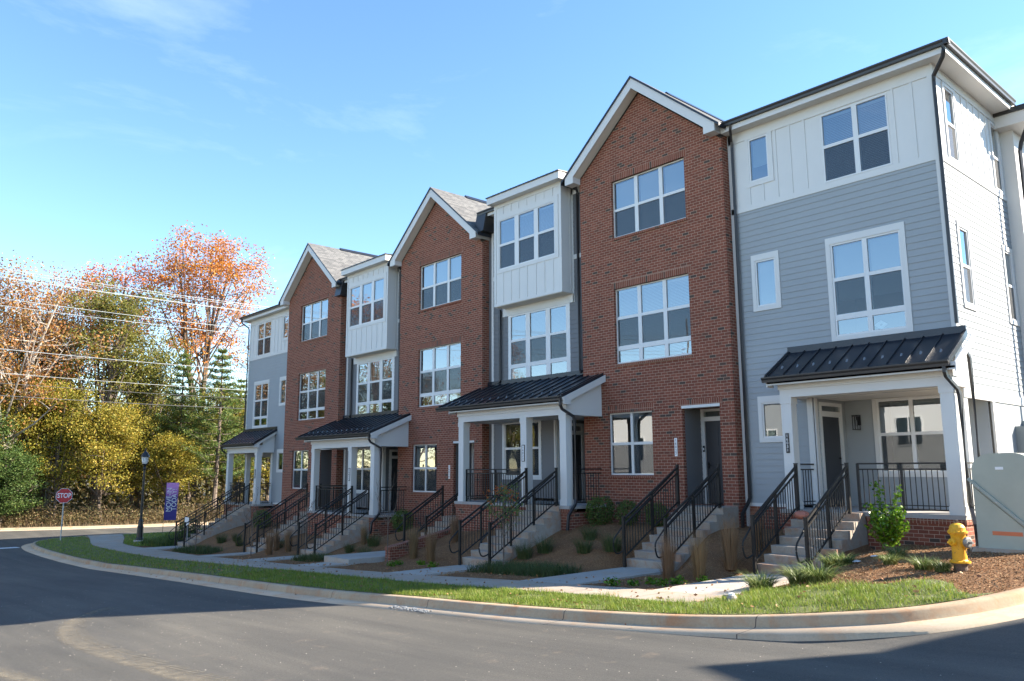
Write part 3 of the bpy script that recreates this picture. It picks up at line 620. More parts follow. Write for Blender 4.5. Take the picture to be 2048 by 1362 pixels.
def stair_rail(S, x, yt, zt, n, rise_, side):
    """sloping handrail at x from the landing down to the foot; grab loop on the given side"""
    slope = rise_/TREAD; y1 = yt + .02; yb = yt - (n-1)*TREAD - .10
    nos = lambda y: zt + (y-yt)*slope
    zb = zt - n*rise_
    rails = MB()
    def bar(h, w, t_, ya=y1, yc=yb):
        rails.prismx([(ya, nos(ya)+h-t_/2), (ya, nos(ya)+h+t_/2), (yc, nos(yc)+h+t_/2), (yc, nos(yc)+h-t_/2)], x-w/2, x+w/2)
    bar(.98, .045, .05); bar(.84, .03, .04); bar(.10, .03, .035)
    hr = rails.build('handrail', rail_m, S)
    ks = [0, .5, 1] if n > 6 else [0, 1]
    if n > 8: ks = [0, .36, .7, 1]
    for k in ks:
        y = y1 + (yb-y1)*k; zlow = zb-.12 if k == 1 else zt - math.ceil(max(0, (yt-y)/TREAD))*rise_ - .005
        zlow = zt-.02 if k == 0 else zlow
        w = .032 if k in (0, 1) else .025; ps = MB()
        ps.box(x-w, x+w, y-w, y+w, zlow, nos(y)+1.0 + (.05 if k in (0, 1) else -.03))
        if k in (0, 1): ps.box(x-w-.006, x+w+.006, y-w-.006, y+w+.006, nos(y)+1.05, nos(y)+1.065)
        ps.build('rail_post', rail_m, hr)
    bl = MB(); y = y1-.1
    while y > yb+.06: bl.box(x-.008, x+.008, y-.008, y+.008, nos(y)+.10, nos(y)+.84); y -= .105
    bl.build('balusters', rail_m, hr)
    gb = MB(); o = x + side*.075
    pth = [(o, y1-.05, nos(y1)+.86), (o, yb+.1, nos(yb+.1)+.80), (o, yb-.14, nos(yb)+.66), (o, yb-.29, nos(yb)+.54), (o, yb-.31, nos(yb)+.38), (o, yb-.24, nos(yb)+.20), (o, yb-.12, nos(yb)+.18), (x, yb, nos(yb)+.26)]
    P = chaikin(pth[1:], 2); gb.tube([pth[0]] + [tuple(p) for p in P], .019, 7)
    gb.build('grab_rail', rail_m, hr)
def front_steps(key, label):
    x0, x1, yt, zt, n = STAIRS[key]; zg = float(gz((x0+x1)/2, stair_foot(key))) + .012
    if key == 'D': zg = -2.69
    rise_ = (zt-zg)/n
    S = thing('front_steps', ((x0+x1)/2, stair_foot(key), zg), label, 'steps', 'front steps of the townhouses')
    poly = [(yt+.75, zt)]; y, z = yt, zt
    for i in range(n):
        rn = .02
        poly += [(y+.012, z), (y+.003, z-.004), (y, z-rn), (y+.018, z-rise_)]
        z -= rise_
        if i < n-1: y -= TREAD; poly += []
    poly += [(y+.018, zg-.25), (yt+.75, zg-.25)]
    mb = MB()
    pts = poly
    mb.face([(x1, a, b) for a, b in pts]); mb.face([(x0, a, b) for a, b in pts[::-1]])
    for a, b in zip(pts, pts[1:]+pts[:1]): mb.face([(x1, *b), (x1, *a), (x0, *a), (x0, *b)])
    mb.build('flight', conc_step, S)
    stair_rail(S, x0+.02, yt, zt, n, rise_, -1 if key != 'G' else -1); stair_rail(S, x1-.22 if key in 'AG' else x1-.10, yt, zt, n, rise_, -1)
    return S
def porch_roof(H, T, x0, x1, ye, ze, yw, zw, seams=.405, brick_y=None):
    """shed roof of standing-seam metal; eave line (ye, ze), wall line (yw, zw)"""
    sl = (zw-ze)/(yw-ye); mb = MB(T); L = math.hypot(yw-ye, zw-ze); ny, nz_ = -(zw-ze)/L, (yw-ye)/L
    mb.prismx([(ye, ze), (yw, zw), (yw, zw-.035), (ye, ze-.035)][::-1], x0, x1)
    x = x0+.06
    while x < x1-.05:
        mb.prismx([(ye+ny*0+.03, ze+.03*sl), (ye+.03, ze+.03*sl+.034), (yw, zw+.034), (yw, zw)], x-.009, x+.009); x += seams
    mb.box(x0-.01, x0+.03, 0, 0, 0, 0) if False else None
    for xe in (x0-.012, x1-.03): mb.prismx([(ye-.01, ze-.10), (ye-.01, ze+.045), (yw, zw+.045), (yw, zw-.10)], xe, xe+.042)
    mb.box(x0, x1, yw-.035, yw+.005, zw-.03, zw+.13)                         # apron flashing against the wall
    ro = mb.build('porch_roof', seam, H)
    gd = MB(T); x = x0+.06+seams/2                                           # small clear snow guards
    while x < x1-.1:
        for k, yy in ((0, ye+.36),): gd.face([(x-.025, yy, ze+(yy-ye)*sl+.004), (x+.025, yy, ze+(yy-ye)*sl+.004), (x+.018, yy+.035, ze+(yy-ye)*sl+.075), (x-.018, yy+.035, ze+(yy-ye)*sl+.075)]); gd.face([(x-.02, yy-.02, ze+(yy-.02-ye)*sl+.006), (x+.02, yy-.02, ze+(yy-.02-ye)*sl+.006), (x+.02, yy+.09, ze+(yy+.09-ye)*sl+.006), (x-.02, yy+.09, ze+(yy+.09-ye)*sl+.006)])
        x += seams
    gd.build('snow_guards', snow, ro)
    gt = MB(T); gutter_x(gt, x0-.03, x1+.03, ye-.125, ze-.005); gt.build('porch_gutter', gutterm, H)
    return ro
def porch_beam(H, T, x0, x1, y, zb, zt, ye, ze, yw, zw):
    """boxed beam on the posts, frieze, eave board and the sloping gable-end boards"""
    mb = MB(T); sl = (zw-ze)/(yw-ye)
    mb.box(x0, x1, y, y+.26, zb, zb+.19); mb.box(x0-.03, x1+.03, y-.03, y+.26, zb+.19, zt)
    mb.box(x0-.16, x1+.16, ye, y-.03, ze-.165, ze-.12); mb.box(x0-.16, x1+.16, ye+.0, ye+.025, ze-.20, ze-.04)
    for xe, xo in ((x1+.155, .03), (x0-.155-.03, .03)):                      # rake board
        mb.prismx([(ye+.005, ze-.24), (ye+.005, ze-.037), (yw, zw-.037), (yw, zw-.037-.20), (ye+.30, ze+.30*sl-.24), (ye+.30, ze-.24)][::-1], xe, xe+xo)
    for xa in (x1-.26, x0):                                                  # side beams back to the wall and panel above
        mb.box(xa, xa+.26, y+.26, yw, zb, zb+.19); mb.prismx([(y+.26, zb+.19), (y+.26, ze+(y+.26-ye)*sl-.06), (yw, zw-.06), (yw, zb+.19)][::-1], xa+.0, xa+.26)
    bm = mb.build('porch_beam', white, H)
    cl = MB(T); cl.face([(x0+.26, y+.26, zb+.03), (x0+.26, yw, zb+.03), (x1-.26, yw, zb+.03), (x1-.26, y+.26, zb+.03)]); cl.build('porch_ceiling', soffit, H)
def door_x(H, T, x, y0, y1, z0, zt, ztr):
    """entrance on a wall that faces +x: frame, leaf, transom"""
    mb = MB(T); f = .11
    mb.box(x-.02, x+.035, y0, y0+f, z0, zt); mb.box(x-.02, x+.035, y1-f, y1, z0, zt); mb.box(x-.02, x+.033, y0+f, y1-f, ztr-.10, ztr+.03); mb.box(x-.02, x+.033, y0+f, y1-f, zt-.09, zt)
    fr = mb.build('door_frame', white, H)
    lf = MB(T); lf.box(x-.06, x-.012, y0+f, y1-f, z0+.02, ztr-.10)
    w = y1-y0-2*f
    for zz0, zz1 in ((.18, .62), (.80, 1.25), (1.42, 1.95)):
        lf.box(x-.03, x-.008, y0+f+.14, y1-f-.14, z0+zz0, z0+zz1)
    dr = lf.build('door', door_m, H)
    h = MB(T); h.tube([(x-.0, y1-f-.08, z0+1.02), (x+.06, y1-f-.08, z0+1.02), (x+.06, y1-f-.20, z0+1.02)], .012, 6); h.lathe([(0, 0), (.028, 0), (.028, .03), (0, .03)], (x-.01, y1-f-.08, z0+1.18), 10, 'x'); h.build('door_handle', black_m, dr)
    t_ = MB(T); t_.face([(x-.01, y0+f, ztr+.03), (x-.01, y1-f, ztr+.03), (x-.01, y1-f, zt-.09), (x-.01, y0+f, zt-.09)]); t_.build('transom', glass, fr)
    b_ = MB(T); b_.box(x-.9, x-.10, y0+f, y1-f, ztr, zt-.05); b_.build('transom_room', intm, fr)
def sconce(H, T, x, y, z):
    mb = MB(T); mb.box(x-.055, x+.055, y-.02, y, z-.10, z+.16)
    for a, b in ((-.07, -.22), (.055, -.22), (-.07, -.095), (.055, -.095)): mb.box(x+a, x+a+.015, y+b, y+b+.015, z-.2, z+.12)
    mb.box(x-.075, x+.075, y-.225, y-.075, z+.12, z+.15); mb.box(x-.075, x+.075, y-.225, y-.075, z-.215, z-.2); mb.box(x-.015, x+.015, y-.08, y, z+.125, z+.145)
    l = mb.build('wall_lantern', black_m, H); b = MB(T); b.lathe([(0, -.1), (.018, -.1), (.028, 0), (.02, .05), (0, .06)], (x, y-.15, z-.02), 8); b.build('bulb', snow, l)
def plate(H, T, x, y, z0, z1, num, dark, w=.085):
    """vertical house-number plate on a surface facing -y"""
    mb = MB(T); mb.box(x, x+w, y-.018, y+.004, z0, z1); 
    p = mb.build('number_plate', black_m if dark == 1 else sign_white, H)
    if dark == 2:
        e = MB(T); 
        for a, b, c, d in cells(x-.022, x+w+.022, z0-.022, z1+.022, [(x, x+w, z0, z1)]): e.box(a, b, y-.016, y+.004, c, d)
        e.build('plate_edge', black_m, p)
    n = len(num); h = (z1-z0-.04)/n; xm = T.X(x+w/2)
    for i, ch in enumerate(num):
        zc = z1-.02-h*(i+.5)+T.dz
        text(ch, h*1.12, Matrix.Translation((xm, y-.020, zc)) @ Matrix.Rotation(R(90), 4, 'X'), sign_white if dark == 1 else black_m, 'digit', p, .002)
# ------------------------------------------------------------------ the three kinds of townhouse
def eave_y(mb, x, y0, y1, z, sgn=1):                  # gutter along y on an eave at x, facing +x
    pr = [(x-.115, z-.015), (x-.115, z-.125), (x-.035, z-.125), (x-.028, z-.07), (x-.002, z-.03), (x, z), (x-.018, z)]
    mb.prism(pr, y0, y1)
def soldier_band(mb, x0, x1, z0, h, y, out=.004):
    mb.box(x0, x1, y-out, y+.05, z0, z0+h)
def shell(H, T, x0, x1, z1):  # opaque block filling the unseen rear, added to stop sun leaking through
    mb = MB(T); mb.box(x0, x1, 20.6, 30, -4.2, z1); mb.build('rear_volume', white, H)
W1 = (-15.489, -12.750, 7.006, 8.822); W2 = (-15.489, -12.750, 3.098, 5.397); W3 = (-15.838, -14.189, -.184, 1.640)
COL3 = [(-15.449, -14.649), (-14.519, -13.719), (-13.590, -12.790)]; COL2 = [(-15.795, -15.055), (-14.968, -14.232)]
def brick_house(key, T, label, blinds, num):
    H = thing('townhouse', T((-14.16, 18.0, -2.4)), label, 'townhouse', 'row of townhouses')
    y, xl, xr = 18.0, -16.83, -11.49; door = (-13.15, -11.94, -.97, 1.640, .95); zb = -3.4 - T.dz*1.2
    holes = [W1, W2, W3, door]; mb = MB(T)
    brick_wall(mb, xl, xr, zb, 8.92, y, holes)
    mb.face([(xl, y, 8.92), (xr, y, 8.92), (xr, y, 8.95), (-14.31, y, 11.34), (xl, y, 9.24)])
    for x_, s in ((xr, 1), (xl, -1)):
        q = [(x_, y, zb), (x_, y+.6, zb), (x_, y+.6, 9.3), (x_, y, 8.98)]; mb.face(q if s > 0 else q[::-1])
    wl = mb.build('wall', brick, H)
    for w, e in ((W1, .10), (W2, .10), (W3, .08), (door, .10)):
        so = MB(T); soldier_band(so, w[0]-e, w[1]+e, w[3], .215, y); so.build('lintel', soldier, wl)
    for w in (W1, W2, W3):
        si = MB(T); si.prismx([(y-.035, w[2]-.085), (y-.035, w[2]-.03), (y+.09, w[2]+.0), (y+.09, w[2]-.085)][::-1], w[0]-.02, w[1]+.02); si.build('sill', soldier, wl)
    si = MB(T); soldier_band(si, xl+.02, door[0]-.02, -1.13, .10, y, .02); si.build('water_table', soldier, wl)
    for w, cols, rows, bl, scr in ((W1, COL3, [(7.05, 7.85), (7.93, 8.785)], blinds[0], (7.05, 7.85)), (W2, COL3, [(3.15, 3.50), (3.635, 4.445), (4.535, 5.36)], blinds[1], (3.635, 4.445)), (W3, COL2, [(-.14, .685), (.765, 1.60)], blinds[2], (-.14, .685))):
        window(H, T, w, sash_panes(cols, rows), y+.085, blind=bl[0], blind_style=bl[1], screens=[(a, b, *scr) for a, b in cols])
    shell(H, T, xl+.05, xr-.05, 9.0)
    # recessed entrance
    mb = MB(T); lap_siding(mb, y+.11, 18.98, -.97, 1.64, -13.15, face='x'); mb.face([(-13.15, 18.98, -.97), (-11.94, 18.98, -.97), (-11.94, 18.98, 1.64), (-13.15, 18.98, 1.64)]); mb.build('entry_wall', siding_dk, H)
    mb = MB(T)
    for a, b, c, d in ((-13.15, -13.03, -.97, 1.64), (-12.06, -11.94, -.97, 1.64), (-13.03, -12.06, 1.30, 1.42), (-13.03, -12.06, 1.57, 1.64)): mb.box(a, b, 18.85, 18.96, c, d)
    mb.box(-13.16, -11.93, 17.992, 18.30, 1.625, 1.70); fr = mb.build('door_frame', white, H)
    mb = MB(T); mb.box(-13.03, -12.06, 18.90, 18.95, -.95, 1.30)
    for c, d in ((-.78, -.25), (-.1, .45), (.6, 1.15)): mb.box(-12.90, -12.62, 18.89, 18.9, c, d); mb.box(-12.47, -12.19, 18.89, 18.9, c, d)
    dr = mb.build('door', door_m, H); mb = MB(T); mb.box(-12.98, -12.94, 18.84, 18.9, .0, .16); mb.tube([(-12.96, 18.9, .08), (-12.96, 18.83, .08), (-12.84, 18.83, .08)], .012, 6); mb.build('door_handle', black_m, dr)
    mb = MB(T); mb.face([(-13.03, 18.91, 1.42), (-12.06, 18.91, 1.42), (-12.06, 18.91, 1.57), (-13.03, 18.91, 1.57)]); mb.build('transom', glass, fr)
    if key == 'B':
        mb = MB(T); mb.box(-13.10, -13.04, 18.83, 18.855, .45, .62); bell = mb.build('doorbell', black_m, H); mb = MB(T); mb.box(-13.09, -13.05, 18.826, 18.831, .50, .56); mb.build('bell_button', sign_white, bell)
    plate(H, T, -13.43, y, .33, .83, num, 0)
    # gable boards, soffit, roof
    pk, sl = -14.31, .847; yo = 17.65; mb = MB(T)
    L_ = lambda x, z0: z0 - sl*abs(x-pk)
    for s in (1, -1):
        xo, xi = pk + s*2.85, pk + s*2.49
        poly = [(pk, 11.725), (pk, 11.40), (xi, L_(xi, 11.40)), (xi, 9.085), (xo, 9.085), (xo, L_(xo, 11.725))]
        mb.prism(poly[::-1] if s > 0 else poly, yo, yo+.03)
        q = [(xo-s*.0, 9.085), (xo, L_(xo, 11.725)-.03)]
        mb.box(xo-s*.03, xo, yo+.03, 18.35 if s > 0 else 18.0, 9.085, L_(xo, 11.70)); mb.box(xi, xo, yo+.0305, 18.0, 9.10, 9.115); mb.box(xi, xi+s*.02, yo+.03, 18.0, 9.115, L_(xi, 11.40))
    rk = mb.build('rake_board', white, H)
    mb = MB(T)
    for s in (1, -1):
        xi = pk + s*2.52; q = [(pk, yo+.03, 11.42), (pk, 18.0, 11.42), (xi, 18.0, L_(xi, 11.42)), (xi, yo+.03, L_(xi, 11.42))]; mb.face(q if s < 0 else q[::-1])
    mb.build('rake_soffit', soffit, rk)
    mb = MB(T)
    for s in (1, -1):
        xo = pk + s*3.0; a, b = 11.80, L_(xo, 11.80); Lh = 3.0*math.hypot(1, sl); yb = 27.5
        q = [(pk, yo-.03, a), (pk, yb, a), (xo, yb, b), (xo, yo-.03, b)]; uv = [(yo, 0), (yb, 0), (yb, Lh), (yo, Lh)]
        mb.face(q[::-1] if s > 0 else q, uv[::-1] if s > 0 else uv)
    rf = mb.build('roof', shing, H)
    mb = MB(T)                                                                  # dark drip edge, ridge vent
    for s in (1, -1):
        xo = pk + s*3.0; mb.prism([(pk, 11.725), (xo, L_(xo, 11.725)), (xo, L_(xo, 11.797)), (pk, 11.797)][::(1 if s < 0 else -1)], yo-.035, yo+.02)
        mb.box(xo-.01, xo+.01, yo-.03, 19.0, L_(xo, 11.70)-.02, L_(xo, 11.80)-.004)
    mb.prism([(pk-.16, 11.80-.1), (pk+.16, 11.80-.1), (pk+.02, 11.86), (pk-.02, 11.86)], 19.4, 27.4); mb.build('ridge_vent', seam, rf)
    return H
def bay_house(key, T, label, blinds, num):
    H = thing('townhouse', T((-19.2, 18.3, -2.8)), label, 'townhouse', 'row of townhouses'); y = 18.31
    xl, xr = -21.49, -16.86; zf = -1.04; zb = -3.0
    MW = (-20.70, -17.66, 3.02, 5.37); LW = (-20.93, -19.16, -.25, 1.58); rec = (-18.354, xr, zf, 1.60)
    mcols = [(-20.557, -19.789), (-19.572, -18.796), (-18.583, -17.834)]; bcols = [(-20.56, -19.78), (-19.565, -18.797), (-18.595, -17.83)]
    mb = MB(T); lap_siding(mb, xl, xr, zf+.10, 6.80, y, [MW, LW, rec, (-20.85, -17.49, 5.6, 9.4)]); lap_siding(mb, xl, xr, 6.95, 9.24, y, [(-20.85, -17.49, 5.6, 9.4)])
    lap_siding(mb, y, 19.89, zf, 1.60, -18.354, [(18.585, 19.575, zf, 1.5)], face='x'); lap_siding(mb, -18.354, xr, zf, 1.60, 19.89, []); mb.build('wall', siding_dk, H)
    mb = MB(T)
    for a, b, c, d in ((xl-.11, xl, zb, 9.24), (xl, -20.9, 6.80, 6.95), (-17.43, xr, 6.80, 6.95), (-17.49, -17.43, 5.37, 9.24), (-20.98, -17.45, 5.375, 5.66), (-18.455, -18.354, zf, 1.60), (xl, xr, 9.02, 9.24)): mb.box(a, b, y-.024, y+.05, c, d)
    mb.box(-22.05, xl-.112, y+.012, y+.06, zb, 9.24) if False else None; mb.box(-18.384, -18.335, y-.024, y+.10, zf, 1.60); mb.build('trim', white, H)
    mb = MB(T); mb.box(-18.40, xr, y, 19.95, 1.602, 1.66); mb.build('entry_ceiling', soffit, H)
    mb = MB(T); mb.box(-22.1, xl-.08, y+.012, y+.06, zb, 9.24); mb.build('corner_infill', siding_dk, H); shell(H, T, -21.7, xr-.05, 9.1)
    # upper bay
    yb = 17.80; BW = (-20.60, -17.79, 6.95, 8.775); bw = MB(T)
    batten_wall(bw, -20.85, -17.49, 5.755, 9.25, yb, [BW], [-20.39, -19.98, -19.57, -19.16, -18.72, -18.31, -17.9])
    batten_wall(bw, yb, y, 5.755, 9.25, -17.49, [], [18.2], face='x')
    bw.face([(-20.85, y, 5.66), (-20.85, y, 9.25), (-20.85, yb, 9.25), (-20.85, yb, 5.66)])
    bw.box(-20.86, -17.48, yb-.022, y, 5.655, 5.755); bw.box(-20.86, -17.48, yb-.022, y, 9.25, 9.40)
    for a, b in ((-20.86, -20.76), (-17.58, -17.48)): bw.box(a, b, yb-.02, yb+.02, 5.755, 9.25)
    for a, b, c, d in cells(-20.71, -17.62, 6.83, 8.97, [BW]): bw.box(a, b, yb-.021, yb+.01, c, d)
    bay = bw.build('bay', white, H)
    mb = MB(T); mb.box(-20.83, -17.51, yb+.01, y, 5.640, 5.654); mb.build('bay_underside', soffit, bay)
    window(H, T, BW, sash_panes(bcols, [(7.0, 7.80), (7.885, 8.735)]), yb-.005, blind=blinds[0][0], blind_style=blinds[0][1], screens=[(a, b, 7.0, 7.80) for a, b in bcols])
    mb = MB(T); mb.box(-20.95, -17.29, 17.50, 17.53, 9.375, 9.61); mb.box(-17.32, -17.29, 17.53, 18.35, 9.375, 9.61); mb.box(-20.95, -20.92, 17.53, 18.35, 9.375, 9.61); mb.box(-20.92, -17.32, 17.53, 18.35, 9.385, 9.40); bf = mb.build('bay_fascia', white, H)
    mb = MB(T); mb.prismx([(17.46, 9.61), (17.46, 9.645), (19.6, 9.86), (19.6, 9.80)][::-1], -20.97, -17.27); br_ = mb.build('bay_roof', seam, H)
    gd = MB(T)
    for k in range(8):
        x = -20.7+k*.46; gd.box(x-.03, x+.03, 17.6, 17.66, 9.65, 9.73)
    gd.build('snow_guards', snow, br_)
    window(H, T, MW, sash_panes(mcols, [(3.08, 3.475), (3.61, 4.405), (4.49, 5.315)]), y-.012, blind=blinds[1][0], blind_style=blinds[1][1], screens=[(a, b, 3.61, 4.405) for a, b in mcols])
    lc = [(-20.88, -20.09), (-20.0, -19.21)]
    window(H, T, LW, sash_panes(lc, [(-.20, .665), (.74, 1.54)]), y-.005, blind=blinds[2][0], blind_style=blinds[2][1], screens=[(a, b, -.20, .665) for a, b in lc], casing=(.10, .10, .10, .04))
    door_x(H, T, -18.354, 18.58, 19.58, zf, 1.50, 1.22)
    # main eave and roof behind the bay
    mb = MB(T); mb.box(-21.85, -20.87, 17.97, y, 9.225, 9.245); mb.box(-17.47, xr, 17.97, y, 9.225, 9.245); mb.box(-21.85, -20.87, 17.96, 17.985, 9.20, 9.37); mb.box(-17.47, xr-.02, 17.96, 17.985, 9.20, 9.37); mb.build('eave', white, H)
    mb = MB(T); gutter_x(mb, -21.95, -20.90, 17.845, 9.43); gutter_x(mb, -17.45, xr-.03, 17.845, 9.43); mb.build('gutter', gutterm, H)
    mb = MB(T); q = [(-22.0, 17.95, 9.40), (xr+.1, 17.95, 9.40), (xr+.1, 24.5, 11.6), (-22.0, 24.5, 11.6)]; mb.face(q, [(p[0], p[1]) for p in q]); mb.face([(-22.0, 17.95, 9.40), (-22.0, 24.5, 11.6), (-22.0, 24.5, 11.4), (-22.0, 17.95, 9.2)]); mb.build('roof', shing, H)
    mb = MB(T); mb.prismx([(17.75, 8.62), (17.9, 9.36), (19.4, 9.9), (19.4, 8.62)][::-1], -21.99, -21.45); mb.build('step_flashing', gutterm, H)
    downspout(H, T, [(-21.08, 18.24, 5.65), (-21.08, 18.24, 3.12), (-21.14, 18.20, 3.04), (-21.3, 18.10, 2.98)])
    downspout(H, T, [(-17.0, 17.93, 9.33), (-17.0, 17.93, 9.22), (-17.15, 18.22, 9.02), (-17.19, 18.24, 8.9), (-17.19, 18.24, 3.16), (-17.14, 18.20, 3.06), (-17.0, 18.1, 3.0)])
    # porch
    yp = 16.45; mb = MB(T)
    mb.box(-21.30, -15.98, yp-.05, 19.89, zf-.09, zf); mb.build('porch_floor', conc_porch, H)
    mb = MB(T); mb.box(-21.28, -17.80, yp, 18.3, zb, zf-.19); mb.box(-16.36, -16.0, yp, 18.3, zb, zf-.19); mb.box(-17.8, -16.36, yp+.5, 18.3, zb, zf-.19); pb = mb.build('porch_base', brick, H)
    for a, b in ((-21.30, -17.80), (-16.36, -15.975)): mb = MB(T); mb.box(a, b, yp-.025, yp+.12, zf-.19, zf-.091); mb.build('rowlock', soldier, pb)
    for x in (-21.15, -18.06, -16.37): post(H, T, x, yp, zf, 1.56)
    porch_beam(H, T, -21.17, -16.09, yp, 1.56, 2.0, 16.17, 2.08, 18.29, 2.97)
    porch_roof(H, T, -21.92, -15.93 if False else -16.0, 16.17, 2.08, 18.29, 2.97, .405)
    downspout(H, T, [(-16.0, 16.12, 1.95), (-16.0, 16.12, 1.82), (-16.02, 16.22, 1.70), (-15.96, 16.62, 1.50), (-15.96, 16.66, 1.36), (-15.96, 16.66, -.85), (-15.93, 16.60, -1.0), (-15.86, 16.25, -1.3), (-15.86, 16.20, -1.7)])
    rail_run(H, T, (-20.88, yp+.13), (-17.80, yp+.13), zf, (.0, .48)); rail_run(H, T, (-16.16, yp+.27), (-16.16, 17.98), zf, (0,)); rail_run(H, T, (-21.02, yp+.27), (-21.02, 18.28), zf)
    plate(H, T, -17.975, yp, .25, .71, num, 2)
    return H
def end_house(key, T, label, blinds, num):
    H = thing('townhouse', T((-8.8, 18.3, -2.2)), label, 'townhouse', 'row of townhouses'); y = 18.31; zf = -.95
    xl, xr, ye = -11.46, -6.13, 22.75; zb = -3.2
    TW = (-8.80, -7.16, 6.985, 8.76); TS = (-10.86, -10.28, 7.57, 8.79); MW = (-8.78, -7.12, 3.10, 5.39); MS = (-10.845, -10.265, 4.155, 5.39); LS = (-10.87, -10.28, .755, 1.65); rec = (-9.47, xr, zf, 1.68)
    mb = MB(T); lap_siding(mb, xl, xr-.08, -.876, 6.80, y, [MW, MS, LS, rec]); 
    lap_siding(mb, y, 19.89, zf, 1.68, -9.467, [(18.505, 19.655, zf, 1.60)], face='x')
    BWn = (-8.65, -7.01, -.12, 1.65); lap_siding(mb, -9.467, xr-.02, zf, 1.68, 19.89, [BWn])
    sw = [(18.98, 19.54, 3.60, 5.38), (22.02, 22.56, 3.60, 5.38)]; lap_siding(mb, y, ye, 1.67, 6.80, xr, sw, face='x')
    mb.face([(xr, 20.1, zb), (xr, ye, zb), (xr, ye, 1.47), (xr, 20.1, 1.47)]); wl = mb.build('wall', siding, H)
    st = [(18.90, 19.47, 6.99, 8.74), (22.0, 22.52, 6.99, 8.74)]
    mb = MB(T); batten_wall(mb, xl, xr, 6.955, 8.80, y, [TW, TS], [-11.28, -10.888, -10.483, -10.069, -9.667, -9.256, -8.86, -8.45, -8.03, -7.62, -7.033, -6.60])
    batten_wall(mb, y, ye, 6.955, 9.10, xr, st, [19.62, 20.03, 20.44, 20.85, 21.26, 21.67, 22.6], face='x'); up = mb.build('upper_wall', white, H)
    mb = MB(T)
    for a, b, c, d in ((xl, xr+.02, 6.80, 6.955), (xl, xr+.02, 8.80, 9.09), (xl-.02, xl+.075, zb+1.5, 9.09), (xr-.085, xr+.02, 1.68, 6.80), (xr-.11, xr+.015, 6.955, 8.80), (-9.645, -9.467, zf, 1.68), (xl, -9.9, -.96, -.876)): mb.box(a, b, y-.026, y+.03, c, d)
    for a, b, c, d in ((y, ye, 6.80, 6.955), (y, ye, 8.86, 9.09), (y, ye, 1.47, 1.67), (20.06, 20.2, zf, 1.47), (y, y+.10, 1.67, 8.86)): mb.box(xr-.03, xr+.024, a, b, c, d)
    mb.box(-9.49, -9.44, y-.026, y+.11, zf, 1.68)
    for a, b, c, d in cells(-10.90-.05, -10.155, 7.44, 8.80, [TS]): mb.box(a, b, y-.024, y+.02, c, d)
    mb.build('trim', white, H)
    c2 = [(-8.765, -8.01), (-7.885, -7.195)]
    window(H, T, TW, sash_panes(c2, [(7.02, 7.86), (7.94, 8.72)]), y-.012, blind=blinds[0][0], blind_style=blinds[0][1], screens=[(a, b, 7.02, 7.86) for a, b in c2])
    window(H, T, TS, [(-10.815, -10.325, 7.61, 8.74)], y-.012, blind=(.66,), blind_style='flat')
    c2 = [(-8.735, -8.005), (-7.89, -7.16)]
    window(H, T, MW, sash_panes(c2, [(3.145, 3.495), (3.63, 4.45), (4.54, 5.345)]), y-.012, blind=blinds[1][0], blind_style=blinds[1][1], screens=[(a, b, 3.63, 4.45) for a, b in c2], casing=(.115, .115, .10, .165))
    window(H, T, MS, [(-10.805, -10.305, 4.195, 5.345)], y-.012, blind=(1,), blind_style='flat', casing=(.105, .11, .115, .16))
    window(H, T, LS, [(-10.83, -10.32, .795, 1.61)], y-.012, blind=(0,), casing=(.11, .10, .115, .165))
    c2 = [(-8.605, -7.875), (-7.785, -7.055)]
    window(H, T, BWn, sash_panes(c2, [(-.08, .765), (.84, 1.61)]), 19.88, blind=(0,), screens=[(a, b, -.08, .765) for a, b in c2], casing=(.10, .10, .11, .03))
    for w in sw + st:
        zm = (w[2]+w[3])/2; window(H, T, w, [(w[0]+.045, w[1]-.045, w[2]+.045, zm-.035), (w[0]+.045, w[1]-.045, zm+.035, w[3]-.045)], xr+.012, blind=(.55,), face='x', screens=[(w[0]+.045, w[1]-.045, w[2]+.045, zm-.035)], casing=(.10, .10, .11, .12) if w in sw else (.08, .08, .08, .08))
    mb = MB(T); mb.box(-9.60, xr-.04, y+.04, 19.95, 1.682, 1.74); mb.build('entry_ceiling', soffit, H)
    door_x(H, T, -9.467, 18.50, 19.66, zf, 1.60, 1.35); sconce(H, T, -9.12, 19.88, 1.15)
    shell(H, T, xl+.05, xr-.05, 9.0)
    # eaves, gutters, roof
    xe = -5.70; mb = MB(T)
    mb.box(xl, xe, 17.98, y, 9.085, 9.10); mb.box(xr, xe, y, ye, 9.085, 9.10); mb.box(xl, xe+.0, 17.96, 17.985, 9.07, 9.30); mb.box(xe-.02, xe+.005, 17.985, ye, 9.07, 9.30); mb.build('eave', white, H)
    mb = MB(T); gutter_x(mb, xl+.05, xe+.12, 17.845, 9.335); eave_y(mb, xe+.12, 17.85, ye-.3, 9.335); mb.build('gutter', gutterm, H)
    mb = MB(T); h = lambda d: 9.31 + d*.34
    for q in ([(xl-.1, 17.93, h(0)), (xe+.03, 17.93, h(0)), (xl-.1, 17.93+(xe+.03-xl+.1), h(xe+.13-xl))], [(xe+.03, 17.93, h(0)), (xe+.03, 31, h(0)), (xl-.1, 31, h(xe+.13-xl)), (xl-.1, 17.93+(xe+.03-xl+.1), h(xe+.13-xl))]): mb.face(q, [(p[0], p[1]) for p in q])
    mb.build('roof', shing, H)
    # rear part that steps out beyond the side wall
    mb = MB(T); x2 = -5.82
    mb.box(xr-.3, x2, ye, 31, zb, 8.80); rw = mb.build('rear_wall', siding if False else white, H)
    mb = MB(T); mb.box(xr-.2, -5.38, 22.36, 31, 8.69, 9.0); mb.build('rear_eave', white, H); mb = MB(T); mb.box(xr-.1, -5.26, 22.30, 31, 9.0, 9.13); mb.build('rear_gutter', gutterm, H)
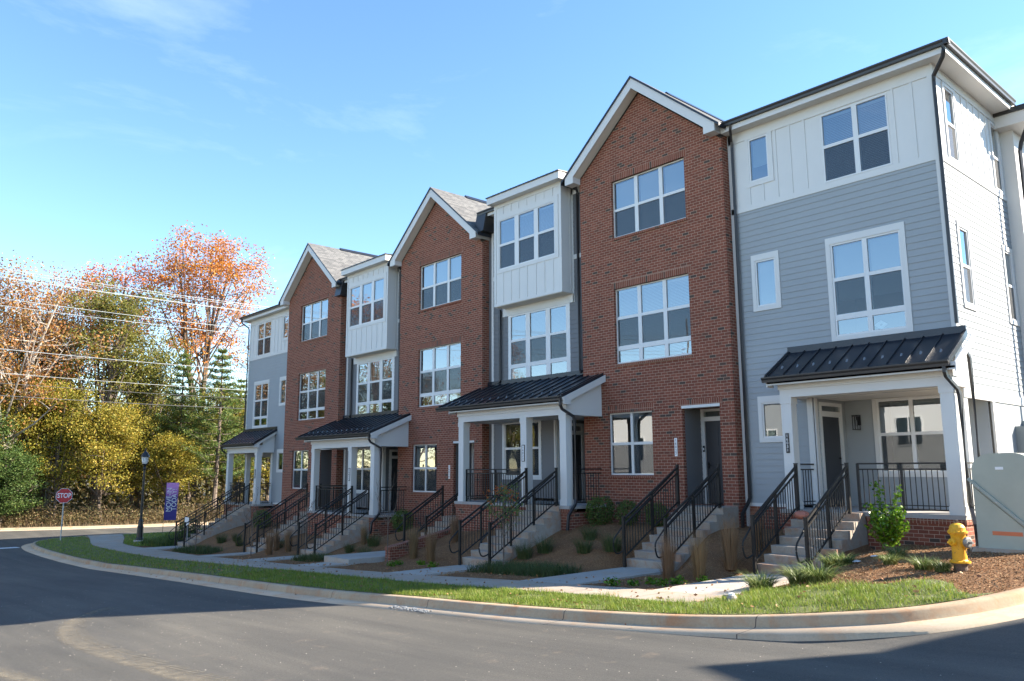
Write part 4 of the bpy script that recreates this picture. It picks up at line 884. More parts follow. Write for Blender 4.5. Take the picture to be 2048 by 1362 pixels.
    downspout(H, T, [(-5.42, 22.5, 8.95), (-5.42, 22.5, 8.6), (-5.62, 22.62, 8.25), (-5.68, 22.66, 8.05), (-5.68, 22.66, -1.0)])
    downspout(H, T, [(-5.72, 17.92, 9.22), (-5.72, 17.92, 9.08), (-5.76, 17.97, 8.98), (-6.06, 18.2, 8.72), (-6.08, 18.235, 8.6), (-6.08, 18.235, 3.05)])
    downspout(H, T, [(-6.02, 18.22, 2.6), (-5.98, 18.46, 2.3), (-5.98, 18.46, -.75), (-5.90, 18.40, -.95), (-5.80, 18.2, -1.35)])
    if key == 'A': downspout(H, T, [(xl+.32, 17.92, 9.22), (xl+.30, 17.95, 9.1), (xl+.16, 18.2, 8.85), (xl+.14, 18.235, 8.7), (xl+.14, 18.235, -.75), (xl+.12, 18.2, -.85), (xl+.05, 18.0, -1.15), (xl+.05, 17.98, -1.5)])
    # porch
    yp = 17.38; mb = MB(T); mb.box(-9.97, -5.96, yp-.05, 19.89, zf-.09, zf); mb.build('porch_floor', conc_porch, H)
    mb = MB(T); mb.box(xl, -5.985, y+.0, 20.1, zb, zf-.085) if False else mb.box(xl, -9.95, y+.005, y+.2, zb, -.955); mb.box(-9.95, -9.44, yp, 18.4, zb, zf-.19); mb.box(-7.96, -5.985, yp, 20.1, zb, zf-.19); mb.box(-9.44, -7.96, yp+.5, 18.4, zb, zf-.19); pb = mb.build('porch_base', brick, H)
    for a, b, c, d in ((-7.96, -5.96, yp-.025, yp+.12), (-9.97, -9.44, yp-.025, yp+.12), (-6.1, -5.955, yp+.121, 20.1)): mb = MB(T); mb.box(a, b, c, d, zf-.19, zf-.091); mb.build('rowlock', soldier, pb)
    post(H, T, -9.825, yp, zf, 1.655); post(H, T, -6.255, yp, zf, 1.655)
    mb = MB(T); mb.box(-6.36, xr+.0, y+.04, y+.26, zf, 1.70); mb.build('porch_post', white, H)
    porch_beam(H, T, -9.84, -5.98, yp, 1.655, 2.02, 17.10, 2.14, 18.29, 2.86)
    porch_roof(H, T, -10.05, -5.93, 17.10, 2.14, 18.29, 2.86, .40)
    downspout(H, T, [(-6.0, 17.05, 2.02), (-6.0, 17.05, 1.90), (-6.0, 17.10, 1.82), (-5.93, 17.45, 1.58), (-5.92, 17.5, 1.45), (-5.92, 17.5, -.70), (-5.90, 17.48, -.82), (-5.76, 17.22, -1.12), (-5.74, 17.2, -1.25), (-5.74, 17.2, -1.6)])
    rail_run(H, T, (-8.14, yp+.13), (-6.26, yp+.13), zf, (.0, .5)); rail_run(H, T, (-9.58, yp+.27), (-9.58, y-.03), zf); rail_run(H, T, (-6.10, yp+.27), (-6.10, y+.03), zf)
    plate(H, T, -9.745, yp, .345, .81, num, 1)
    if key == 'A':
        mb = MB(T); mb.box(xr, xr+.22, 21.5, 22.0, -.35, .95); m_ = mb.build('meter_box', meterg, H)
        mb = MB(T); mb.box(xr, xr+.16, 22.05, 22.6, .2, 1.1); mb.tube([(xr+.1, 21.75, -.35), (xr+.1, 21.75, -1.6)], .04, 8); mb.tube([(xr+.1, 21.6, -.35), (xr+.1, 21.6, -1.6)], .035, 8); mb.lathe([(.09, 0), (.09, .08), (.07, .11), (0, .11)], (xr+.22, 21.75, .45), 14, 'x'); mb.build('meter_parts', meterg, m_)
    return H
FULL = ((1.0,), 'flat'); SL = ((1.0,), 'slat'); NO = ((0,), 'flat')
end_house('A', TX(), 'grey and white end townhouse with sunlit side wall, number 16031 on its porch post', [SL, ((.62, .62), 'flat'), NO], '16031')
brick_house('B', TX(), 'red brick gabled townhouse right next to the end house numbered 16031', [FULL, SL, NO], '16027')
bay_house('C', TX(), 'charcoal townhouse with white bay, the nearer of the two, its porch behind the leafy sapling', [SL, SL, NO], '16023')
brick_house('D', TX(-10.295, -.672), 'red brick gabled townhouse between the two charcoal townhouses with white bays', [((.62, 1.0, 1.0), 'flat'), ((.5, 1.0, .5), 'slat'), ((.9, 0), 'slat')], '16019')
bay_house('E', TX(-10.30, -.66), 'charcoal townhouse with white bay farther down the row, bare sapling before its porch', [FULL, NO, NO], '16015')
brick_house('F', TX(-20.56, -.70), 'farthest red brick gabled townhouse, beside the far grey end house', [NO, NO, NO], '16011')
end_house('G', TX(0, -.75, -48.87), 'grey and white end townhouse at the far end of the row near the street lamp', [NO, NO, NO], '16007')
front_steps('A', 'grey concrete steps up to the porch numbered 16031, pumpkin near the top')
front_steps('B', 'pinkish concrete steps with dark rails up to the brick house nearest the road corner')
front_steps('C', 'concrete steps behind the leafy sapling leading to the nearer charcoal porch')
front_steps('D', 'concrete steps behind the low brick cheek wall and tan reed grass')
front_steps('E', 'concrete steps to the porch of the farther charcoal house, rising behind a bare sapling')
front_steps('F', 'concrete steps to the farthest brick house, reed grass at their right side')
front_steps('G', 'tallest and farthest flight of concrete steps, near the street lamp')
# ------------------------------------------------------------------ plants
def blades(n, px, py, pz, h, w, lean, az, curl=0.35, seg=2):
    """n grass blades as tapering strips: arrays px,py,pz,h,w,lean,az"""
    px, py, pz, h, w, lean, az = [np.broadcast_to(np.asarray(a, float), (n,)) for a in (px, py, pz, h, w, lean, az)]
    tw = az + np.pi/2 + rng.uniform(-.6, .6, n); V = []
    for s in range(seg+1):
        t = s/seg; a = lean*(t**(1+curl*2)); cx = px + np.cos(az)*a*h; cy = py + np.sin(az)*a*h; cz = pz + h*t*np.sqrt(np.clip(1-(lean*t*.75)**2, .05, 1)); ww = w*(1-t)**.7*.5 if s < seg else w*.04
        for sg in (-1, 1): V.append(np.stack([cx+sg*np.cos(tw)*ww, cy+sg*np.sin(tw)*ww, cz], 1))
    V = np.stack(V, 1); k = 2*(seg+1); base = np.arange(n)[:, None]*k
    F = np.concatenate([base + np.array([2*s, 2*s+1, 2*s+3, 2*s+2])[None] for s in range(seg)], 0)
    return V.reshape(-1, 3), F
def leaf_cards(c, size, up=0.3, asp=1.0, droop=0.0):
    """diamond leaf cards at centres c"""
    n = len(c); a = rng.normal(size=(n, 3)); a[:, 2] = a[:, 2]*(1-up) - droop; a /= np.linalg.norm(a, axis=1)[:, None]
    b = np.cross(a, rng.normal(size=(n, 3))); b /= np.linalg.norm(b, axis=1)[:, None]
    s = np.broadcast_to(size, (n,))[:, None]*rng.uniform(.65, 1.25, (n, 1))
    V = np.stack([c - a*s*.5, c + b*s*.30*asp - a*s*.05, c + a*s*.5, c - b*s*.30*asp + a*s*.05], 1)
    return V.reshape(-1, 3), np.arange(4*n).reshape(n, 4)
def join(parts):
    V, F, o = [], [], 0
    for v, f in parts: V.append(v); F.append(f+o); o += len(v)
    return np.concatenate(V), np.concatenate(F)
def place(name, x, y, V, F, mat, label, cat, group, rz=0., sc=1., z=None, dz=0.):
    z = float(zbed(x, y)) if z is None else z
    o = arr_mesh(name, V, F, mat); o.location = (x, y, z-.03+dz); o.rotation_euler = (0, 0, rz); o.scale = (sc, sc, sc); BASE[o.name] = Vector((x, y, z))
    return tag(o, label, cat, group)
def copyat(src, x, y, rz, sc, label, z=None):
    o = src.copy(); C.objects.link(o); z = float(zbed(x, y)) if z is None else z
    o.location = (x, y, z-.03); o.rotation_euler = (0, 0, rz); o.scale = (sc,)*3 if not isinstance(sc, tuple) else sc; o['label'] = label
    return o
# turf blades
def in_turf(n, x0, x1):
    x = rng.uniform(x0, x1, n); lo, hi = ycurb(x)+.005, yturf(x)-.02; y = lo + (hi-lo)*rng.uniform(0, 1, n); return x, y, hi-lo
P = []
for n_, x0, x1, hh, ww in ((42000, -9.6, -3.7, .075, .0085), (20000, -14, -9.6, .07, .010), (18000, -22, -14, .07, .013), (14000, -52, -22, .075, .022)):
    x, y, wd = in_turf(n_, x0, x1); keep = rng.uniform(0, wd.max()*1.0, n_) < wd
    bare = np.sin(x*2.1+y*3.7)*np.sin(x*1.3-y*2.2) + .5*np.sin(x*5.1)*np.sin(y*6.3)
    edge = np.clip((x+5.6)/1.8, 0, 1)*smooth((y-11.0)/1.2); keep &= ~((bare > .75) & (rng.uniform(0, 1, n_) < .75)) & (rng.uniform(0, 1, n_) > edge*.85)
    x, y = x[keep], y[keep]; m = len(x); tuft = 1 + .45*np.sin(x*4.3+2*np.sin(y*3.1))*np.sin(y*5.7)
    P.append(blades(m, x, y, gz(x, y)-.005, hh*(.35+1.1*rng.uniform(0, 1, m)**1.6)*tuft, ww, rng.uniform(.1, .9, m), rng.uniform(0, 6.28, m)))
x = rng.uniform(-51.5, -42.3, 9000); lo = yfar(x)+.05; y = lo + rng.uniform(0, 1, 9000)*(np.where(x > -47, 18.0, 24.0)-lo)
P.append(blades(9000, x, y, np.maximum(zbed(x, y), gz(x, y)), .085*rng.uniform(.5, 1.3, 9000), .03, rng.uniform(.1, .9, 9000), rng.uniform(0, 6.28, 9000)))
V, F = join(P); tag(arr_mesh('grass', V, F, L_grass), 'short green grass on the verge between kerb and walk', 'grass', kind='stuff')
# bark chips strewn over the beds
n = 52000; x = np.concatenate([rng.uniform(-8.6, -3.7, n//2), rng.uniform(-26, -8.6, n - n//2)]); y = rng.uniform(11.2, 17.3, n)
ok = (y > np.where(x < -7.9, yfar(x)+.03, yturf(x)-.15)) & (y > ycurb(x)+.1)
for k, (x0, x1, yt, zt, n_) in STAIRS.items(): ok &= ~((x > x0-.05-(.12 if k == 'A' else 0)) & (x < x1+.05+(.25 if k == 'A' else 0)) & ((y < 17.3)))
x, y = x[ok], y[ok]; m = len(x); V, F = leaf_cards(np.stack([x, y, zbed(x, y)-.018], 1), .030, .93, .8)
chip = leafmat('bark_chip', [(0.22, 0.12, 0.062), (0.34, 0.20, 0.11), (0.15, 0.08, 0.043), (0.46, 0.31, 0.18), (0.30, 0.155, 0.08)], 0.0, 0.95)
tag(arr_mesh('bark_chips', V, F, chip), 'reddish brown shredded bark chips over the planting beds', 'mulch', kind='stuff')
n = 900; x = rng.uniform(-30, -3.8, n); y = ycurb(x) + rng.uniform(-.5, 4.2, n); k = (y > ycurb(x)+.05) | (rng.uniform(0, 1, n) < .35); x, y = x[k], y[k]; zl = np.where(y > ycurb(x), zbed(x, y)+.035, gz(x, y)-.14)
V, F = leaf_cards(np.stack([x, y, zl], 1), .065, .75); tag(arr_mesh('fallen_leaves', V, F, leafmat('fallen_leaf', [(0.32, 0.17, 0.07), (0.22, 0.10, 0.05), (0.42, 0.28, 0.13), (0.35, 0.12, 0.05)], .1)), 'brown fallen leaves scattered on lawn, beds and gutter', 'leaves', kind='stuff')
# tan feather reed grass
def reed_mesh(n=420, h=1.05, r=.10):
    a = rng.uniform(0, 6.28, n); rr = r*np.sqrt(rng.uniform(0, 1, n))
    v1 = blades(n, rr*np.cos(a), rr*np.sin(a), 0, h*rng.uniform(.55, 1.0, n), .008, rng.uniform(.02, .22, n), a, .2, 3)
    a2 = rng.uniform(0, 6.28, 90); v2 = blades(90, .1*np.cos(a2), .1*np.sin(a2), 0, rng.uniform(.25, .5, 90), .008, rng.uniform(.5, .95, 90), a2, .5, 3)
    return join([v1, v2])
V, F = reed_mesh()
reeds = [(-10.54,13.75,1.0,'tan reed grass clump before the foot of the brick house steps, leftmost of three'), (-9.95,14.0,1.03,'tan reed grass clump between the first two flights of steps, in the middle'), (-9.86,15.0,1.15,'tan reed grass clump close to the brick corner beside steps numbered 16031'),
 (-20.55,14.27,1.0,'tan reed grass clump before the low brick cheek wall, nearer its low end'), (-19.35,14.05,1.0,'tan reed grass clump before the low brick cheek wall, toward the leafy sapling'), (-20.1,15.5,.95,'tan reed grass clump partly hidden behind rails of the nearer charcoal porch'), (-9.76,15.95,.9,'tan reed grass clump seen through the left rail of steps 16031'),
 (-29.95,14.0,1.0,'tan reed grass clump right of the farthest brick house steps, front one'), (-29.35,14.5,1.0,'tan reed grass clump right of the farthest brick house steps, back one'), (-30.6,14.6,.9,'tan reed grass clump against the rail of the farthest brick house steps'), (-25.3,15.4,.8,'low tan reed grass clump by the farther charcoal porch base')]
for i, (x, y, s, lb) in enumerate(reeds):
    if i == 0: r0 = place('reed_grass', x, y, V, F, L_plume, lb, 'ornamental grass', 'tan reed grass clumps', 0, s)
    else: copyat(r0, x, y, i*1.9, s, lb)
def clump(n, h, r, w, lmin, lmax, seg=3):
    a = rng.uniform(0, 6.28, n); rr = r*np.sqrt(rng.uniform(0, 1, n))
    return blades(n, rr*np.cos(a), rr*np.sin(a), 0, h*rng.uniform(.6, 1.1, n), w, rng.uniform(lmin, lmax, n), a + rng.uniform(-.7, .7, n), .5, seg)
V, F = clump(300, .38, .17, .020, .55, 1.3)
for i, (x, y, s, lb) in enumerate([(-7.62,12.48,1.0,'pale edged liriope tuft at the corner of the walk to steps 16031'), (-7.12,12.90,1.05,'pale edged liriope tuft in the middle of the row below steps 16031'), (-6.72,12.78,1.1,'broad pale edged liriope tuft at the right end of the row below steps 16031'),
  (-6.05,13.95,.62,'small liriope tuft between the glossy shrub and the lawn'), (-5.35,13.55,.72,'liriope tuft on the mulch left of the hydrant'), (-5.02,13.42,.6,'dark liriope tuft touching the left side of the hydrant'), (-7.55,14.9,.85,'dark liriope tuft beside the lowest treads of steps 16031'), (-7.15,14.55,.8,'dark liriope tuft in the shaded mulch near white litter'), (-6.35,14.95,.7,'dark liriope tuft in the shade under the glossy shrub')]):
    if i == 0: l0 = place('liriope', x, y, V, F, L_lirio, lb, 'liriope', 'liriope tufts by the end house', 0, s)
    else: copyat(l0, x, y, i*1.3, s, lb)
V, F = clump(260, .46, .20, .010, .2, .85)
fes = [(-15.55,15.0),(-14.2,15.1),(-13.45,15.3),(-14.75,15.9),(-15.9,14.6),(-24.9,14.6),(-23.75,14.5),(-24.3,15.2),(-35.9,15.2),(-36.9,14.9),(-34.6,14.8),(-31.0,14.9)]
fl = ['soft green grass tuft on the bank beside the nearer charcoal porch steps','soft green grass tuft in the middle of the bank below the brick window','soft green grass tuft on the bank close to the left rail of the brick house','soft green grass tuft near the top of the bank under the brick window','soft green grass tuft against the cheek of the nearer charcoal porch steps',
 'soft green grass tuft by the farther charcoal porch steps, nearest the cheek','soft green grass tuft on the bank below the farther charcoal porch pier','soft green grass tuft high on the bank by the farther charcoal porch pier','soft green grass tuft on the far bank between the last two flights','soft green grass tuft beside the tallest flight of steps','soft green grass tuft left of the farthest brick house steps','soft green grass tuft on the bank right of the farthest brick house steps']
for i, ((x, y), lb) in enumerate(zip(fes, fl)):
    if i == 0: f0 = place('soft_grass_tuft', x, y, V, F, L_fescue, lb, 'grass tuft', 'soft grass tufts on the banks', 0, 1)
    else: copyat(f0, x, y, i*2.2, .85+.3*((i*7) % 5)/5, lb)
def patch(x0, x1, y0, y1, n, h, name, label, mat=L_grass, w=.012):
    x = rng.uniform(x0, x1, n); y = rng.uniform(y0, y1, n); V, F = blades(n, x, y, zbed(x, y)-.03, h*rng.uniform(.6, 1.2, n), w, rng.uniform(.2, .95, n), rng.uniform(0, 6.28, n), .5, 3)
    tag(arr_mesh(name, V, F, mat), label, 'ground cover', kind='stuff')
patch(-16.1, -13.1, 12.75, 13.9, 3200, .26, 'border_grass', 'dense green border grass beside the leafy sapling', L_fescue)
patch(-25.9, -24.0, 12.9, 13.7, 1500, .24, 'border_grass', 'green border grass at the foot of the farther charcoal porch steps', L_fescue, .015)
patch(-37.9, -34.6, 13.0, 14.1, 1900, .26, 'border_grass', 'green border grass between the last two flights of steps', L_fescue, .018)
patch(-43.6, -41.0, 13.4, 15.0, 1500, .4, 'border_grass', 'leafy green ground cover behind the street lamp', L_green, .03)
# small leafy perennials
def bushlet(n, r, h, s):
    c = rng.normal(size=(n, 3))*np.array([r, r, h*.35]) + np.array([0, 0, h*.5]); c[:, 2] = np.abs(c[:, 2]); return leaf_cards(c, s, .35)
V, F = bushlet(110, .085, .15, .10)
pl = [(-10.85,12.32),(-10.55,12.65),(-10.35,12.95),(-10.02,12.85),(-10.0,13.3),(-9.75,13.85),(-20.2,13.5),(-19.3,13.7),(-18.5,13.5),(-19.9,13.1)]
for i, (x, y) in enumerate(pl):
    lb = ['bright green seedling at the tip of the mulch wedge by the walk','bright green seedling second along the mulch wedge','bright green seedling third along the mulch wedge','bright green seedling near the sunlit edge of the mulch wedge','bright green seedling in front of the tan reed grass','bright green seedling at the base of the middle reed grass clump','green seedling before the low end of the brick cheek wall','green seedling between the two reed grass clumps of the cheek wall bed','green seedling nearest the rail of the nearer charcoal steps','green seedling at the walk edge of the cheek wall bed'][i]
    if i == 0: s0 = place('seedling', x, y, V, F, L_holly, lb, 'small plant', 'seedlings in the mulch', 0, .8)
    else: copyat(s0, x, y, i*1.1, .6+.05*(i % 5), lb)
# dark evergreen shrubs against the walls
def shrub_mesh(n, rx, rz, s):
    d = rng.normal(size=(n, 3)); d /= np.linalg.norm(d, axis=1)[:, None]; r = rng.uniform(.35, 1, n)**.4*(1+.18*np.sin(d[:, 0]*7)*np.sin(d[:, 2]*6+d[:, 1]*5)); return leaf_cards(d*r[:, None]*np.array([rx, rx, rz]) + np.array([0, 0, rz*.9]), s, .2)
V, F = shrub_mesh(1500, .42, .42, .07)
for i, (x, y, s, lb) in enumerate([(-15.45,17.1,1,'dark evergreen shrub against the brick base beside the nearer charcoal porch'), (-14.55,17.25,.85,'dark evergreen shrub under the ground floor brick window'), (-13.6,17.3,.8,'dark evergreen shrub behind the left rail of the brick house'), (-36.4,16.6,1.1,'dark evergreen shrub in the corner by the farthest porch pier'), (-25.2,17.0,1.0,'dark evergreen shrub right of the farther charcoal porch pier'), (-41.3,15.0,1.3,'dark evergreen shrub beyond the tallest flight of steps'), (-32.0+.9,16.9,.9,'dark evergreen shrub beside the farthest brick house landing')]):
    if i == 0: d0 = place('evergreen_shrub', x, y, V, F, L_green, lb, 'shrub', 'dark shrubs along the house walls', 0, s)
    else: copyat(d0, x, y, i*1.4, s, lb)
# glossy upright shrub by the end porch
H = thing('glossy_shrub', (-7.0, 16.15, float(zbed(-7.0, 16.15))-.03), 'glossy bright green shrub with two tall shoots before the brick porch base', 'shrub')
b0 = BASE[H.name]; st = MB(); cl = []
for k in range(26):
    a = k*2.4; tall = k in (3, 9); hh = 1.32 if k == 3 else 1.22 if k == 9 else rng.uniform(.45, .85); ln = .26 if tall else rng.uniform(.18, .46)
    az = (2.6 if k == 3 else .3) if tall else a; pth = [b0 + Vector((0, 0, -.05)), b0 + Vector((math.cos(az)*ln*.4, math.sin(az)*ln*.4, hh*.5)), b0 + Vector((math.cos(az)*ln, math.sin(az)*ln, hh))]
    st.tube(pth, .010, 5, r1=.004)
    for t in np.linspace(.3, 1, 30 if tall else 16):
        p = pth[0]*(1-t)**2 + pth[1]*2*t*(1-t) + pth[2]*t*t; q = np.array(p) + rng.normal(size=(5, 3))*.045; cl.append(q)
st.build('stems', bark, H); V, F = leaf_cards(np.concatenate(cl), .075, .3, 1.1); arr_mesh('foliage', V, F, L_holly, H)
# young street trees
def sapling(x, y, h, fork, leafy, label, seed):
    r = np.random.default_rng(seed); zb_ = float(zbed(x, y)); H = thing('sapling', (x, y, zb_-.03), label, 'young tree', 'saplings in front of the houses'); b0 = Vector((x, y, zb_-.05)); tips = []
    mb = MB(); mb.tube([b0, b0+Vector((.01, 0, h*fork*.5)), b0+Vector((0, .01, h*fork))], .022, 6, r1=.016); mb.build('trunk', bark, H)
    mb = MB()
    for k in range(9):
        z0 = h*fork*r.uniform(.85, 1.0) if k < 5 else h*r.uniform(fork, .8); a = k*2.4 + r.uniform(-.3, .3); ln = r.uniform(.22, .42)*h*.45; p0 = b0+Vector((0, 0, z0)); p2 = p0+Vector((math.cos(a)*ln, math.sin(a)*ln, h*r.uniform(.22, .4))); p1 = (p0+p2)/2+Vector((math.cos(a)*ln*.25, math.sin(a)*ln*.25, -.03))
        mb.tube([p0, p1, p2], .009, 5, r1=.004); tips.append(p2)
        for j in range(3):
            q0 = p1.lerp(p2, r.uniform(.1, .9)); q1 = q0+Vector((r.uniform(-.2, .2), r.uniform(-.2, .2), r.uniform(.1, .3))); mb.tube([q0, q1], .004, 4, r1=.002); tips.append(q1)
    mb.tube([b0+Vector((0, 0, h*fork)), b0+Vector((.03, .02, h*.98))], .012, 5, r1=.004); mb.build('branches', bark, H)
    if leafy:
        c = np.concatenate([np.array(t)+r.normal(size=(13, 3))*np.array([.07, .07, .12]) for t in tips]); V, F = leaf_cards(c, .10, .1, .55, .8); k = int(len(F)*.8)
        arr_mesh('foliage', V[:k*4], F[:k], leafmat('sapling_leaf', [(0.10, 0.16, 0.05), (0.15, 0.20, 0.06), (0.08, 0.13, 0.04)]), H); arr_mesh('red_leaves', V[k*4:], F[:len(F)-k], leafmat('sapling_red', [(0.38, 0.08, 0.03), (0.45, 0.14, 0.04)]), H)
    return H
sapling(-15.1, 13.16, 2.25, .42, True, 'young tree with drooping green and a few red leaves before the porch steps', 3)
sapling(-21.2, 13.75, 2.9, .46, False, 'bare forked sapling at the low end of the brick cheek wall', 5)
sapling(-25.75, 13.35, 2.3, .5, False, 'bare thin sapling in front of the farther charcoal porch steps', 8)
sapling(-30.3, 13.42, 2.5, .5, False, 'bare thin sapling before the farthest brick house steps', 11)
sapling(-35.2, 13.1, 2.2, .5, False, 'bare thin sapling before the border grass between the last flights', 14)

# ------------------------------------------------------------------ woods across the far street
def tree_proto(seed, h, tr, fork, cz0, cr, n_limb, per, lsize, spread, shell=.55, stems=1, top_bias=1.0):
    """trunk mesh and crown centres of one broadleaf tree standing at the origin"""
    r = np.random.default_rng(seed); tb = MB(); ends = []
    for s_ in range(stems):
        off = Vector((r.uniform(-.3, .3)*(stems > 1)*3, r.uniform(-.3, .3)*(stems > 1)*3, 0)); lean = Vector((r.uniform(-.12, .12), r.uniform(-.12, .12), 0))*h*(1+.6*(stems > 1)); pts = []
        for i in range(7):
            t = i/6; pts.append(off*t*.6 + lean*t*t + Vector((.12*math.sin(i*2.1+seed), .12*math.cos(i*1.7+seed), t*h*.93 - .3)))
        tb.tube(pts, [tr*(1-i/6*.86)*(1.3 if i == 0 else 1) for i in range(7)], 7)
        for k in range(n_limb):
            t = r.uniform(fork, .97); f_ = t*6; i = min(int(f_), 5); p0 = pts[i].lerp(pts[i+1], f_-i); az = k*2.4+seed+r.uniform(-.5, .5)
            zt_ = cz0 + (h-cz0)*r.uniform(0, 1)**(1/top_bias); u = (zt_-cz0)/(h-cz0); rad = cr*math.sqrt(max(.05, 1-(2*u-.85)**2/1.5))*r.uniform(shell, 1.0)
            p2 = Vector((pts[i].x*.5+math.cos(az)*rad, pts[i].y*.5+math.sin(az)*rad, max(zt_, p0.z+.1*h*r.uniform(.1, .6)))); p1 = p0.lerp(p2, .5)+Vector((0, 0, -.06*rad)); lr = tr*(1-t)*.38+.025
            tb.tube([p0, p1, p2], [lr, lr*.6, .018], 5); ends.append((p2, 1.0))
            for j in range(3):
                q0 = p1.lerp(p2, r.uniform(0, .9)); dv = Vector((r.normal(), r.normal(), abs(r.normal())*.7)); q1 = q0 + dv.normalized()*rad*r.uniform(.2, .5); tb.tube([q0, q0.lerp(q1, .5)+Vector((0, 0, .06)), q1], [lr*.4, lr*.28, .012], 4); ends.append((q1, .8))
    c = [np.array(p)[None] + r.normal(size=(int(per*2.1*w), 3))*np.array([spread, spread, spread*.7]) for p, w in ends]
    return tb, np.concatenate(c), lsize
def pine_proto(seed, h, tr, z0, R0, n_w):
    r = np.random.default_rng(seed); tb = MB(); c = []
    tb.tube([(0, 0, -.3), (.1, .05, h*.5), (0, .1, h)], [tr, tr*.6, .03], 7)
    for w in range(n_w):
        t = w/(n_w-1); z = z0 + (h-z0-.3)*t; L = R0*(1-t)**.8*r.uniform(.7, 1.15)+.35
        for k in range(5):
            az = k*1.2566+w*.7+r.uniform(-.25, .25); p0 = Vector((0, .05, z)); p2 = Vector((math.cos(az)*L, math.sin(az)*L, z+L*.16)); pm = p0.lerp(p2, .5)+Vector((0, 0, -.10*L)); tb.tube([p0, pm, p2], [.05, .03, .012], 4)
            m = int(40+44*L); u = r.uniform(.28, 1.05, m)[:, None]; q = np.array(p0)*(1-u)**2+np.array(pm)*2*u*(1-u)+np.array(p2)*u*u; c.append(q + r.normal(size=(m, 3))*np.array([.22, .22, .13])*(.5+.12*L))
    return tb, np.concatenate(c)
PROTO = {}
def proto(kind, mats_leaf, mats_bark, made, size, asp=1.0, up=.2):
    tb, c = made[0], made[1]
    Ht = thing('tree', (0, 0, 0), 'x', 'tree'); t_ = tb.build('trunk', mats_bark, Ht, smooth=True); V, F = leaf_cards(c, size, up, asp); cr_ = arr_mesh('crown', V, F, mats_leaf, Ht); PROTO[kind] = [Ht, t_, cr_, False]
proto('oak', L_orange, bark, tree_proto(3, 25, .38, .36, 12.0, 6.4, 30, 40, .34, .55, stems=2, top_bias=1.9, shell=.4), .22)
proto('oak2', L_orange, bark, tree_proto(12, 22, .34, .5, 13.5, 4.2, 34, 24, .34, .50, top_bias=1.5, shell=.4), .21)
proto('russet', L_red, bark_p, tree_proto(21, 17, .30, .28, 5.0, 5.2, 40, 17, .30, .55, stems=2, shell=.35), .20)
proto('olive', L_olive, bark, tree_proto(33, 19, .36, .22, 4.5, 4.4, 60, 40, .33, .52, shell=.3), .20)
proto('olive2', L_olive, bark, tree_proto(37, 16, .30, .22, 3.5, 4.0, 52, 40, .33, .52, shell=.28), .20)
proto('gold', L_gold, bark, tree_proto(41, 10, .17, .15, 1.6, 3.0, 50, 36, .30, .42, shell=.25, stems=2), .19)
proto('gold2', L_gold, bark, tree_proto(44, 12.5, .20, .18, 2.0, 3.1, 54, 36, .30, .45, shell=.25), .19)
proto('green', L_green, bark, tree_proto(51, 8.5, .14, .08, .6, 2.9, 56, 44, .27, .42, shell=.2, stems=2), .17)
proto('pine', L_pine, bark, pine_proto(61, 13, .22, 3.0, 3.4, 19), .27, .4)
proto('pine2', L_pine, bark, pine_proto(64, 21, .30, 9.0, 3.4, 18), .27, .4)
def tree(kind, x, y, h_scale, label, rz, w_scale=None, name='tree'):
    Ht, t_, cr_, used = PROTO[kind]; z = float(gz(x, y)) + .35; s = (w_scale or h_scale, w_scale or h_scale, h_scale)
    if not used: PROTO[kind][3] = True; o = Ht
    else:
        o = Ht.copy(); C.objects.link(o)
        for ch in (t_, cr_): c_ = ch.copy(); C.objects.link(c_); c_.parent = o
    o.location = (x, y, z); o.rotation_euler = (0, 0, rz); o.scale = s; o.name = name; tag(o, label, 'tree', 'trees across the far street'); return o
